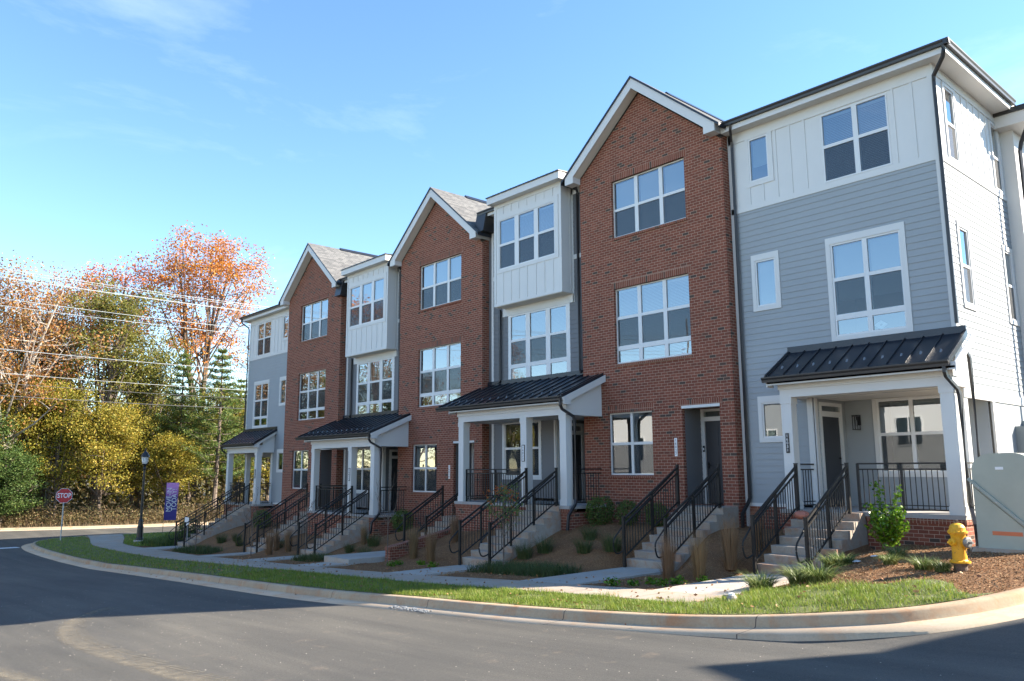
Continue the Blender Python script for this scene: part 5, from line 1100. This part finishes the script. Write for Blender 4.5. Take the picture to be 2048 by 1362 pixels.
TREES = [
 ('oak', -72, 26.3, .985, 'tallest orange topped oak with bare lower limbs, nearest the far end house', 0.4, 1.0, 'oak_tree'),
 ('oak2', -74, 19.6, .98, 'orange topped oak standing behind the tall olive tree', 2.2, 1.0, 'oak_tree'),
 ('oak2', -82, 41.5, .86, 'orange and yellow oak showing behind the far end roof', 4.0, 1.15, 'oak_tree'),
 ('russet', -80, 37.5, 1.15, 'half bare russet tree between the tallest oak and the far roof', 1.0, 1.0, 'russet_tree'),
 ('olive', -67.5, 17.2, .98, 'tall olive green tree with dark forked trunk behind the street lamp', 0.9, .95, 'olive_tree'),
 ('olive2', -69, 20.8, .98, 'olive green tree right of the street lamp, under the tallest oak', 2.9, .9, 'olive_tree'),
 ('olive', -71, 13.2, .90, 'olive tree with thin top between the pines and the lamp', 3.4, .8, 'olive_tree'),
 ('russet', -66.5, 10.6, 1.08, 'russet tree with pale forked limbs above the stop sign', 2.1, 1.0, 'russet_tree'),
 ('russet', -67.5, 6.8, 1.1, 'russet tree at the left edge of the view', 5.0, 1.0, 'russet_tree'),
 ('russet', -70, 14.6, 1.12, 'russet tree with pale twigs between the olive trees and the stop sign', 0.2, .85, 'russet_tree'),
 ('olive2', -73, 8.4, 1.12, 'olive tree rising behind the russet trees at the left', 4.2, 1.0, 'olive_tree'),
 ('olive2', -66.6, 23.9, .62, 'short olive tree between the tallest oak trunk and the pines', 1.2, .75, 'olive_tree'),
 ('gold2', -71, 28.5, .9, 'golden tree showing between the pines and the far end house', 2.2, .8, 'gold_tree'),
 ('pine2', -84, 11.6, .92, 'dark pine top showing at the far left above the russet trees', 0, .9, 'pine_tree'),
 ('pine2', -82, 14.0, .86, 'dark pine top second from the left above the russet trees', 1.4, .8, 'pine_tree'),
 ('pine2', -80, 16.4, .84, 'dark pine top behind the gap left of the orange oaks', 2.4, .8, 'pine_tree'),
 ('pine', -62.8, 24.6, 1.02, 'bushy pine closest to the far end house', .5, .95, 'pine_tree'),
 ('pine', -65.5, 22.6, 1.0, 'pine directly beneath the tallest orange oak', 2.0, .8, 'pine_tree'),
 ('pine', -69.5, 29.2, .9, 'pine half hidden by the far end porch', 3.3, .95, 'pine_tree'),
 ('gold2', -66.2, 14.2, .82, 'golden green tree just right of the stop sign', 1.0, .8, 'gold_tree'),
 ('gold', -64.6, 16.9, .82, 'golden tree directly behind the street lamp head', 2.0, .85, 'gold_tree'),
 ('gold2', -66.5, 19.6, .70, 'golden tree behind the purple banner', 3.0, .75, 'gold_tree'),
 ('gold', -63.9, 21.4, .62, 'low golden tree between the banner and the far porch', 4.4, .8, 'gold_tree'),
 ('gold', -67.4, 11.6, 1.05, 'golden tree standing behind the stop sign', 5.0, .8, 'gold_tree'),
 ('gold2', -66.2, 30.5, .8, 'golden tree seen between the posts of the far porch', .6, 1.0, 'gold_tree'),
 ('green', -66.0, 8.6, .95, 'dense green small tree at the left edge near the kerb', 1.7, 1.0, 'green_tree'),
 ('green', -66.8, 5.6, 1.1, 'dense green small tree partly cut by the left edge', 0.2, 1.1, 'green_tree'),
 ('green', -65.8, 10.9, .60, 'low green small tree left of the stop sign', 3.1, .8, 'green_tree')]
for t_ in TREES: tree(*t_)
rr = random.Random(5); kinds = ['olive', 'gold2', 'olive2', 'russet', 'gold', 'olive2', 'pine', 'gold2']
for i in range(34):
    y = 4 + i*1.25 + rr.uniform(-.8, .8); x = -76 - rr.uniform(0, 18) - max(0, (y-20)*.15); k = kinds[i % len(kinds)]
    tree(k, x, y*1.12, rr.uniform(.50, .68) if k not in ('gold', 'gold2', 'pine') else rr.uniform(.8, 1.0), 'back row tree of the dense wood seen only through gaps in front trees', rr.uniform(0, 6), rr.uniform(.75, .95), {'olive': 'olive_tree', 'olive2': 'olive_tree', 'russet': 'russet_tree', 'pine': 'pine_tree'}.get(k, 'gold_tree'))
for i in range(16):                                            # the same wood runs on outside the picture; the windows mirror it
    y = 2 - i*3.2 + rr.uniform(-1, 1); x = -70 - rr.uniform(0, 8) - i*.9; k = ['olive', 'russet', 'gold2', 'olive2', 'oak2', 'pine'][i % 6]
    tree(k, x, y, rr.uniform(.85, 1.05), 'tree of the wood beyond the left edge, mirrored in the windows', rr.uniform(0, 6), 1.0, 'olive_tree' if 'olive' in k else 'tree')
# brush and dry stems along the edge of the wood
n = 46000; y = rng.uniform(-12, 46, n); d = np.abs(rng.normal(0, 1, n))*2.6 + .9; x = np.interp(y, far_back[:, 1], far_back[:, 0]) - d; hmax = .5 + 2.6*smooth(d/5)*(.6+.4*np.sin(y*.9)*np.sin(y*2.3+1)); z = gz(x, y) + .1 + .35*smooth(d/8) + hmax*rng.uniform(0, 1, n)**1.3
V, F = leaf_cards(np.stack([x, y, z], 1), .135, .2); tag(arr_mesh('undergrowth', V, F, L_brush), 'tangled brown and green brush along the edge of the wood', 'undergrowth', kind='stuff')
n = 7000; y = rng.uniform(-12, 46, n); d = rng.uniform(.25, 4.5, n); x = np.interp(y, far_back[:, 1], far_back[:, 0]) - d
V, F = blades(n, x, y, gz(x, y)-.02, (.18+.6*smooth(d/2.5))*rng.uniform(.5, 1.6, n), .022, rng.uniform(.05, .6, n), rng.uniform(0, 6.28, n)); tag(arr_mesh('dry_grass', V, F, L_dry), 'dry tan grass and weeds behind the far kerb', 'dry grass', kind='stuff')
n = 16000; y = rng.uniform(-40, 60, n); d = rng.uniform(7, 34, n); x = np.interp(y, far_back[:, 1], far_back[:, 0]) - d; z = gz(x, y) + .5 + rng.uniform(0, 1, n)*(1.6 + 2.4*rng.uniform(0, 1, n))
V, F = leaf_cards(np.stack([x, y, z], 1), .55, .2); tag(arr_mesh('undergrowth', V, F, leafmat('deep_brush', [(0.10, 0.09, 0.035), (0.16, 0.125, 0.045), (0.09, 0.10, 0.03), (0.20, 0.13, 0.06)])), 'dim understory deep inside the wood', 'undergrowth', kind='stuff')
# ------------------------------------------------------------------ street furniture and small things
gzf = lambda x, y: float(gz(x, y))
# hydrant
hx, hy = -4.80, 13.55; hz = float(zbed(hx, hy)) - .03
H = thing('fire_hydrant', (hx, hy, hz), 'yellow fire hydrant with a grey side cap on the mulch', 'fire hydrant')
mb = MB(); mb.lathe([(0, -.1), (.095, -.1), (.10, .03), (.095, .10), (.125, .10), (.125, .125), (0, .125)], (hx, hy, hz), 20); mb.build('base', rust, H)
mb = MB(); mb.lathe([(0, .125), (.148, .125), (.150, .150), (.118, .160), (.104, .178), (.100, .50), (.104, .525), (.112, .545), (.114, .57), (.143, .575), (.143, .602), (.118, .612), (.112, .66), (.085, .70), (.045, .722), (.0, .726)], (hx, hy, hz), 24)
for k in range(8): a = k*.785; mb.lathe([(0, .148), (.012, .148), (.012, .166), (0, .166)], (hx+.132*math.cos(a), hy+.132*math.sin(a), hz), 6); mb.lathe([(0, .560), (.011, .560), (.011, .617), (0, .617)], (hx+.128*math.cos(a), hy+.128*math.sin(a), hz), 6)
mb.build('barrel', yellow, H, smooth=False)
mb = MB(); mb.lathe([(0, .724), (.028, .724), (.026, .77), (0, .772)], (hx, hy, hz), 5); mb.build('top_nut', rust, H)
dv = Vector((.94, -.30, 0))                                   # pumper outlet faces right, hose outlets face the road and back
def outlet(d, L, r, rc, m, nm):
    d = Vector(d).normalized(); mb = MB(); p = Vector((hx, hy, hz+.44)); mb.tube([p, p+d*(.10+L*.35)], r*.8, 14); mb.tube([p+d*(.10+L*.30), p+d*(.10+L*.42)], r*1.12, 14); o = mb.build(nm, yellow, H)
    mb = MB(); mb.tube([p+d*(.10+L*.42), p+d*(.10+L*.85), p+d*(.10+L)], [rc, rc, rc*.72], 14); mb.tube([p+d*(.10+L), p+d*(.16+L)], .022, 5); mb.build('cap', m, o)
outlet(dv, .085, .085, .085, capgrey, 'pumper_outlet'); outlet((-.30, -.94, 0), .07, .052, .055, yellow, 'hose_outlet'); outlet((.30, .94, 0), .07, .052, .055, yellow, 'hose_outlet')
ch = MB(); P = [Vector((hx, hy, hz+.38))+dv*.12]; 
for t in np.linspace(0, 1, 11): ch_p = Vector((hx, hy, hz+.37-.13*math.sin(math.pi*t)))+dv*(.11+.12*t)+Vector((0, -.05*math.sin(math.pi*t), 0)); P.append(ch_p)
ch.tube(P, .007, 5); ch.build('chain', rust, H)
# small 5-digit number stencilled on the barrel is illegible in the photo: only its dark strokes
# utility cabinet
cx0, cx1, cy0, cy1 = -5.42, -4.35, 16.25, 17.15; cz = -1.47
H = thing('utility_cabinet', ((cx0+cx1)/2, (cy0+cy1)/2, cz), 'grey green utility cabinet with rounded top and an orange label', 'utility cabinet')
mb = MB(); mb.box(cx0-.10, cx1+.10, cy0-.12, cy1+.10, cz-.3, cz+.02); mb.build('pad', conc_walk, H)
# front panel: sloping seam between hood and skirt, quarter-round shoulder on top
hgt = 1.72; mb = MB(); prof = [(cx0, cz+.02), (cx1, cz+.02)]
arc = [(cx1 - .0, cz+1.36)] + [(cx1-.40+.40*math.cos(t), cz+hgt-.34+.34*math.sin(t)) for t in np.linspace(.15, math.pi/2, 8)] + [(cx0+.40-.40*math.sin(t), cz+hgt-.30+.30*math.cos(t)) for t in np.linspace(.2, math.pi/2, 7)]
mb.prism(prof + arc, cy0, cy1); mb.build('hood', green_box, H)
mb = MB(); a, b = (cx0-.08, cz+1.24), (cx1+.02, cz+.14); d = Vector((b[0]-a[0], 0, b[1]-a[1])).normalized(); nn = Vector((-d.z, 0, d.x))
q = [(a[0], a[1]), (b[0], b[1]), (b[0]+nn.x*.05, b[1]+nn.z*.05), (a[0]+nn.x*.05, a[1]+nn.z*.05)]; mb.prism(q if True else q[::-1], cy0-.05, cy0); mb.build('flange', simple('flange_green', (0.30, 0.34, 0.30), 0.45), H)
mb = MB(); mb.prism([(cx0+.02, cz+.02), (cx1+.02, cz+.02), (cx1+.02, cz+.10), (cx0+.02, cz+1.10)], cy0-.022, cy0-.001); mb.build('skirt', green_box, H)
mb = MB(); mb.box(cx0+.26, cx0+.74, cy0-.027, cy0-.022, cz+.255, cz+.325); mb.build('label_strip', orange_t, H)
mb = MB(); mb.box(cx0+.40, cx0+.53, cy0-.006, cy0, cz+1.42, cz+1.47); mb.build('small_plate', sign_white, H)
mb = MB()
for t in (.15, .38, .62, .85): p = Vector((a[0], 0, a[1])).lerp(Vector((b[0], 0, b[1])), t); mb.lathe([(0, -.012), (.014, -.012), (.014, 0), (0, 0)], (p.x+nn.x*.025, cy0-.05, p.z+nn.z*.025), 8, 'y')
mb.build('bolts', steel, H)
# stop sign
sx, sy = -49.9, 11.15; sz = gzf(sx, sy); H = thing('stop_sign', (sx, sy, sz), 'red octagonal stop sign on a thin steel post at the corner lawn', 'stop sign')
fx = Vector((.975, -.22, 0)).normalized(); ex = Vector((-fx.y, fx.x, 0))      # face direction, and the sign's own right-hand axis
mb = MB(); mb.tube([(sx, sy, sz-.1), (sx, sy, sz+2.62)], .032, 6); mb.build('post', steel, H)
ctr = Vector((sx, sy, sz+2.42)) + fx*.05
def octo(r, off): return [ctr + fx*off + ex*(r*math.cos(t)) + Vector((0, 0, r*math.sin(t))) for t in [math.pi/8+k*math.pi/4 for k in range(8)]]
mb = MB(); A_, B_ = octo(.43, -.008), octo(.43, 0); mb.face(B_); mb.face(A_[::-1])
for k in range(8): mb.face([A_[k], A_[(k+1) % 8], B_[(k+1) % 8], B_[k]])
pl_ = mb.build('sign_panel', sign_white, H)
mb = MB(); mb.face(octo(.408, .003)); mb.build('red_face', stop_red, pl_)
M4 = Matrix(((ex.x, 0, fx.x, ctr.x+fx.x*.006), (ex.y, 0, fx.y, ctr.y+fx.y*.006), (0, 1, 0, ctr.z), (0, 0, 0, 1))); text('STOP', .36, M4, sign_white, 'lettering', pl_, .001, sx=.78, bold=.006)
# street lamp
lx, ly = -45.2, 13.85; lz = gzf(lx, ly); H = thing('street_lamp', (lx, ly, lz), 'black post top street lamp with a pale globe on a concrete footing', 'street lamp')
mb = MB(); mb.lathe([(0, -.2), (.30, -.2), (.30, .09), (.28, .11), (0, .11)], (lx, ly, lz), 16); mb.build('footing', conc_lead, H)
mb = MB(); mb.lathe([(.20, .11), (.20, .18), (.165, .24), (.15, .75), (.155, .80), (.13, .84), (.115, 1.1), (.09, 1.16), (.072, 1.2), (.052, 3.75), (.075, 3.78), (.085, 3.86), (.06, 3.92), (.085, 4.02), (.13, 4.08)], (lx, ly, lz), 14); mb.build('pole', black_m, H)
frost = simple('frosted_globe', (0.75, 0.76, 0.74), 0.25); mb = MB(); mb.lathe([(.10, 4.08), (.15, 4.2), (.175, 4.38), (.18, 4.44)], (lx, ly, lz), 16); mb.build('globe', frost, H)
mb = MB(); mb.lathe([(.18, 4.44), (.225, 4.44), (.215, 4.50), (.16, 4.62), (.11, 4.70), (.06, 4.74), (.03, 4.80), (.05, 4.84), (.025, 4.90), (0, 4.95)], (lx, ly, lz), 16)
for k in range(4): a = .78+k*1.57; mb.tube([(lx+.115*math.cos(a), ly+.115*math.sin(a), lz+4.06), (lx+.19*math.cos(a), ly+.19*math.sin(a), lz+4.46)], .008, 4)
mb.build('hood', black_m, H)
# purple move-in banner
bx, by = -52.0, 17.25; bz = gzf(bx, by); H = thing('banner', (bx, by, bz), 'tall purple and pink banner reading MOVE-IN TODAY! beside the walk', 'banner')
fb = Vector((.94, -.34, 0)).normalized(); eb = Vector((-fb.y, fb.x, 0)); mb = MB(); mb.tube([(bx, by, bz-.1), Vector((bx, by, bz+3.1))+eb*.06], .014, 6); mb.build('pole', black_m, H)
def flagmat():
    m, t, b = newmat('banner_cloth'); sp = N(t, 'ShaderNodeSeparateXYZ'); lk(t, uvo(t), sp.inputs[0])
    n_ = noise(t, 3, 3, .6, uvo(t)); ma = N(t, 'ShaderNodeMath', operation='MULTIPLY_ADD'); lk(t, n_.outputs['Fac'], ma.inputs[0]); ma.inputs[1].default_value = .25; lk(t, sp.outputs['Y'], ma.inputs[2])
    lk(t, ramp(t, ma.outputs[0], [(0.0, (0.045, 0.03, 0.19)), (0.70, (0.06, 0.04, 0.23)), (0.82, (0.36, 0.13, 0.42)), (1.0, (0.62, 0.27, 0.62))]).outputs['Color'], b.inputs['Base Color']); b.inputs['Roughness'].default_value = .7; return m
mb = MB(); n = 10
for i in range(n):
    t0, t1 = i/n, (i+1)/n; P = lambda t, s: Vector((bx, by, bz+.72+2.3*t)) + eb*((.72*s) + .05*t + .01) + fb*(.03*math.sin(t*5+s*2))
    mb.face([P(t0, 0), P(t0, 1), P(t1, 1), P(t1, 0)], [(0, t0), (1, t0), (1, t1), (0, t1)])
fl_ = mb.build('cloth', flagmat(), H)
for s, body in ((.30, 'MOVE-IN'), (.72, 'TODAY!')):
    c0 = Vector((bx, by, bz+1.98)) + eb*(.05+.72*s) + fb*.045; M4 = Matrix(((0, -eb.x, fb.x, c0.x), (0, -eb.y, fb.y, c0.y), (1, 0, 0, c0.z), (0, 0, 0, 1))); text(body, .40, M4, sign_white, 'lettering', fl_, .001, sx=.92)
# white yard sign behind the far rails
yx, yy = -40.2, 14.5; yz = float(zbed(yx, yy)); H = thing('yard_sign', (yx, yy, yz), 'white shield shaped yard sign on a post behind the farthest rails', 'sign')
mb = MB(); mb.box(yx-.03, yx+.03, yy-.03, yy+.03, yz-.1, yz+.9); mb.build('post', sign_back, H); mb = MB(); mb.prism([(yx-.10, yz+.85), (yx+.10, yz+.85), (yx+.26, yz+1.0), (yx+.26, yz+1.32), (yx-.26, yz+1.32), (yx-.26, yz+1.0)], yy-.05, yy-.03); mb.build('board', sign_white, H)
# pumpkin on the steps
px_, py_, pz_ = -9.22, 16.94, -.97-.178
H = thing('pumpkin', (px_, py_, pz_), 'flat pinkish orange pumpkin on the upper tread of steps 16031', 'pumpkin'); mb = MB(); prof = [(.0, .02), (.07, .0), (.145, .05), (.16, .10), (.14, .16), (.07, .195), (.015, .18)]
for (r0, h0), (r1, h1) in zip(prof, prof[1:]):
    for k in range(30):
        t0, t1 = k/30*6.2832, (k+1)/30*6.2832; w = lambda t: 1+.06*math.cos(10*t); mb.face([(px_+r*w(t)*math.cos(t), py_+r*w(t)*math.sin(t), pz_+h) for r, h, t in ((r0, h0, t0), (r0, h0, t1), (r1, h1, t1), (r1, h1, t0))])
mb.build('rind', pumpkin_m, H, smooth=True, weld=True); mb = MB(); mb.tube([(px_, py_, pz_+.17), (px_+.015, py_, pz_+.215)], .014, 6, r1=.01); mb.build('stalk', bark, H)
# low sloping brick cheek wall
H = thing('brick_cheek_wall', (-21.45, 14.0, -2.75), 'low sloping brick cheek wall with rowlock cap beside the raised walk', 'wall')
ya, yb_, za, zb_ = 13.95, 17.7, -2.38, -1.72; mb = MB(); mb.prismx([(ya, -3.0), (yb_, -3.0), (yb_, zb_-.09), (ya, za-.09)], -21.62, -21.36); mb.build('body', brick, H)
mb = MB(); mb.prismx([(ya-.02, za-.09), (yb_, zb_-.09), (yb_, zb_), (ya-.02, za)], -21.635, -21.345); mb.build('cap', soldier, H)
# ornaments on the inner sills
H = thing('sill_lantern', (-13.1, 18.22, 3.15), 'white lantern ornament behind the brick house middle window', 'ornament'); mb = MB(); mb.lathe([(.0, 0), (.13, 0), (.14, .03), (.09, .05), (.09, .11), (.14, .14), (.11, .18), (.05, .21), (.05, .26), (.02, .29), (0, .30)], (-13.1, 18.22, 3.15), 14); mb.build('body', sign_white, H)
H = thing('sill_star', (-7.75, 18.42, 3.15), 'white diamond ornament with dark centre behind the end house window', 'ornament'); mb = MB(); mb.prism([(-7.75, 3.16), (-7.60, 3.27), (-7.75, 3.37), (-7.92, 3.27)], 18.40, 18.42); mb.build('diamond', sign_white, H); mb = MB(); mb.prism([(-7.75, 3.24), (-7.72, 3.27), (-7.75, 3.30), (-7.78, 3.27)], 18.394, 18.40); mb.build('centre', black_m, H)
# litter, valve, stones
for i, (x, y) in enumerate([(-7.05, 14.62), (-6.75, 14.9), (-6.85, 14.45)]):
    z = float(zbed(x, y)); mb = MB(); a = i*1.1; c, s = math.cos(a)*.07, math.sin(a)*.07; mb.face([(x-c, y-s, z+.005), (x+s, y-c, z+.012), (x+c, y+s, z+.03), (x-s, y+c, z+.008)]); mb.face([(x+c, y+s, z+.03), (x+s*1.2, y-c*1.2, z+.02), (x+c*1.5, y+s*1.5, z+.005)])
    o = mb.build('paper_scrap', sign_white); tag(o, ['crumpled white scrap on the shaded mulch, nearest steps 16031', 'crumpled white scrap on the shaded mulch, nearest the glossy shrub', 'crumpled white scrap on the shaded mulch, nearest the lawn'][i], 'litter', 'white scraps on the mulch')
vx, vy = -7.22, 10.98; vz = gzf(vx, vy); H = thing('valve_cap', (vx, vy, vz), 'small round valve cap sticking up in the sunny lawn', 'valve'); mb = MB(); mb.lathe([(0, -.02), (.085, -.02), (.08, .05), (.06, .085), (0, .10)], (vx, vy, vz), 12); mb.build('body', conc_step, H); mb = MB(); mb.lathe([(0, .085), (.05, .085), (.045, .115), (0, .12)], (vx-.01, vy, vz), 10); mb.build('lid', sign_white, H)
V, F = [], []
n = 120; x = rng.uniform(-12.85, -11.75, n); y = 8.36 + (x+12.5)*.03 + rng.uniform(0, .22, n)
mb = MB()
for a, b in zip(x, y):
    r = rng.uniform(.012, .03); mb.lathe([(0, -.01), (r, 0), (r*.8, r*.7), (0, r)], (a, b, float(gz(a, b))-.152), 5)
tag(mb.build('gravel', stone_m), 'heap of grey stones lying in the sunlit gutter pan', 'gravel', kind='stuff')
# overhead lines along the far street
wire = simple('aluminium_wire', (0.62, 0.60, 0.56), 0.35, 0.7)
wire_d = simple('dark_cable', (0.10, 0.10, 0.10), 0.5)
for i, (z, X, thick, m, lb) in enumerate([(12.65, -58.0, .020, wire, 'uppermost pale overhead line crossing in front of the woods'), (12.20, -58.3, .020, wire, 'second pale overhead line from the top'), (10.75, -58.0, .020, wire, 'third pale overhead line from the top, starting the middle pair'), (10.35, -58.3, .020, wire, 'fourth pale overhead line, lower wire of the upper middle pair'),
   (12.62-.18, -57.7, .016, wire, 'thin pale line twisting close under the uppermost one'), (12.02, -57.6, .016, wire, 'thin pale line twisting close under the second one from the top'), (7.55, -58.0, .024, wire, 'single pale overhead line at mid height of the woods'), (6.05, -58.2, .022, wire, 'greyish overhead cable below the single pale line'), (5.40, -58.0, .018, wire_d, 'thin dark overhead cable between two lower cables'), (4.65, -58.2, .024, wire_d, 'lowest dark overhead cable in front of the woods')]):
    mb = MB(); pts = [(X, y, z + .0009*(y-20)**2 - .05) for y in np.linspace(-45, 75, 41)]; mb.tube(pts, thick*.85, 5); o = mb.build('power_line', m); tag(o, lb, 'power line', 'overhead lines along the far street')
for yy_ in (-45, 75):
    H = thing('utility_pole', (-58.1, yy_, gzf(-58, yy_)), 'wooden utility pole with cross arms beyond the picture edge, ' + ('south' if yy_ < 0 else 'north') + ' end', 'utility pole', 'utility poles'); mb = MB(); mb.tube([(-58.15, yy_, gzf(-58, yy_)-.5), (-58.1, yy_, 18.5)], .17, 8, r1=.11); mb.build('pole', bark, H); mb = MB(); mb.box(-59.2, -57.0, yy_-.06, yy_+.06, 16.1, 16.25); mb.build('cross_arm', bark, H)

# ------------------------------------------------------------------ neighbours outside the frame: they cast the corner shadow and stand in the windows' reflections
def block(name, origin, ang, L, D, h, pitch, wallm, label, zbase):
    o = Vector(origin); u = Vector((math.cos(ang), math.sin(ang), 0)); v = Vector((-math.sin(ang), math.cos(ang), 0)); H = thing(name, (o.x, o.y, zbase), label, 'townhouse')
    P = lambda a, b, z: o + u*a + v*b + Vector((0, 0, z - o.z)); mb = MB()
    for (a0, b0), (a1, b1) in (((.35, .35), (L-.35, .35)), ((L-.35, .35), (L-.35, D-.35)), ((L-.35, D-.35), (.35, D-.35)), ((.35, D-.35), (.35, .35))): mb.face([P(a0, b0, zbase), P(a1, b1, zbase), P(a1, b1, h), P(a0, b0, h)])
    mb.build('wall', wallm, H); mb = MB(); r = pitch*D/2
    mb.face([P(0, 0, h), P(L, 0, h), P(L-D/2, D/2, h+r), P(D/2, D/2, h+r)]); mb.face([P(L, D, h), P(0, D, h), P(D/2, D/2, h+r), P(L-D/2, D/2, h+r)]); mb.face([P(L, 0, h), P(L, D, h), P(L-D/2, D/2, h+r)]); mb.face([P(0, D, h), P(0, 0, h), P(D/2, D/2, h+r)]); mb.face([P(0, D, h-.02), P(L, D, h-.02), P(L, 0, h-.02), P(0, 0, h-.02)])
    mb.build('roof', shing, H); return H, P
block('townhouse', (5.55, 21.65, 0), R(-32), 12, 10, 9.15, .34, siding, 'grey townhouse across the side street, outside the right edge', -1.6)
rrb = random.Random(3)
for k, (x0, w, wm) in enumerate(((-3.5, 9.5, white), (-14.0, 9.5, siding), (-24.5, 9.5, white), (-35, 9.5, siding), (-45.5, 9.5, white))):
    zb_ = float(g(x0))-.4; H, P = block('townhouse', (x0+w, -9.5, 0), R(180), w, 10, zb_+8.2, .55, wm, ['white townhouse directly behind the viewer', 'grey townhouse behind the viewer, second along that row', 'white townhouse behind the viewer, third along that row', 'grey townhouse behind the viewer, fourth along that row', 'white townhouse at the far end of the row behind the viewer'][k], zb_)
    for i in range(3):
        for j in range(2):
            a = 1.1+i*2.9; c = zb_+1.2+j*3.4; win = MB(); p0 = P(a, .34, c); 
            win.box(p0.x-1.5, p0.x, p0.y-.02, p0.y+.05, c, c+1.8); wo = win.build('window', vinyl, H); gp = MB(); q = p0.y+.055
            for s in range(2): gp.face([(p0.x-1.45+s*.74, q, c+.08), (p0.x-1.45+s*.74, q, c+1.72), (p0.x-.79+s*.74, q, c+1.72), (p0.x-.79+s*.74, q, c+.08)])
            gp.build('pane', glass, wo)
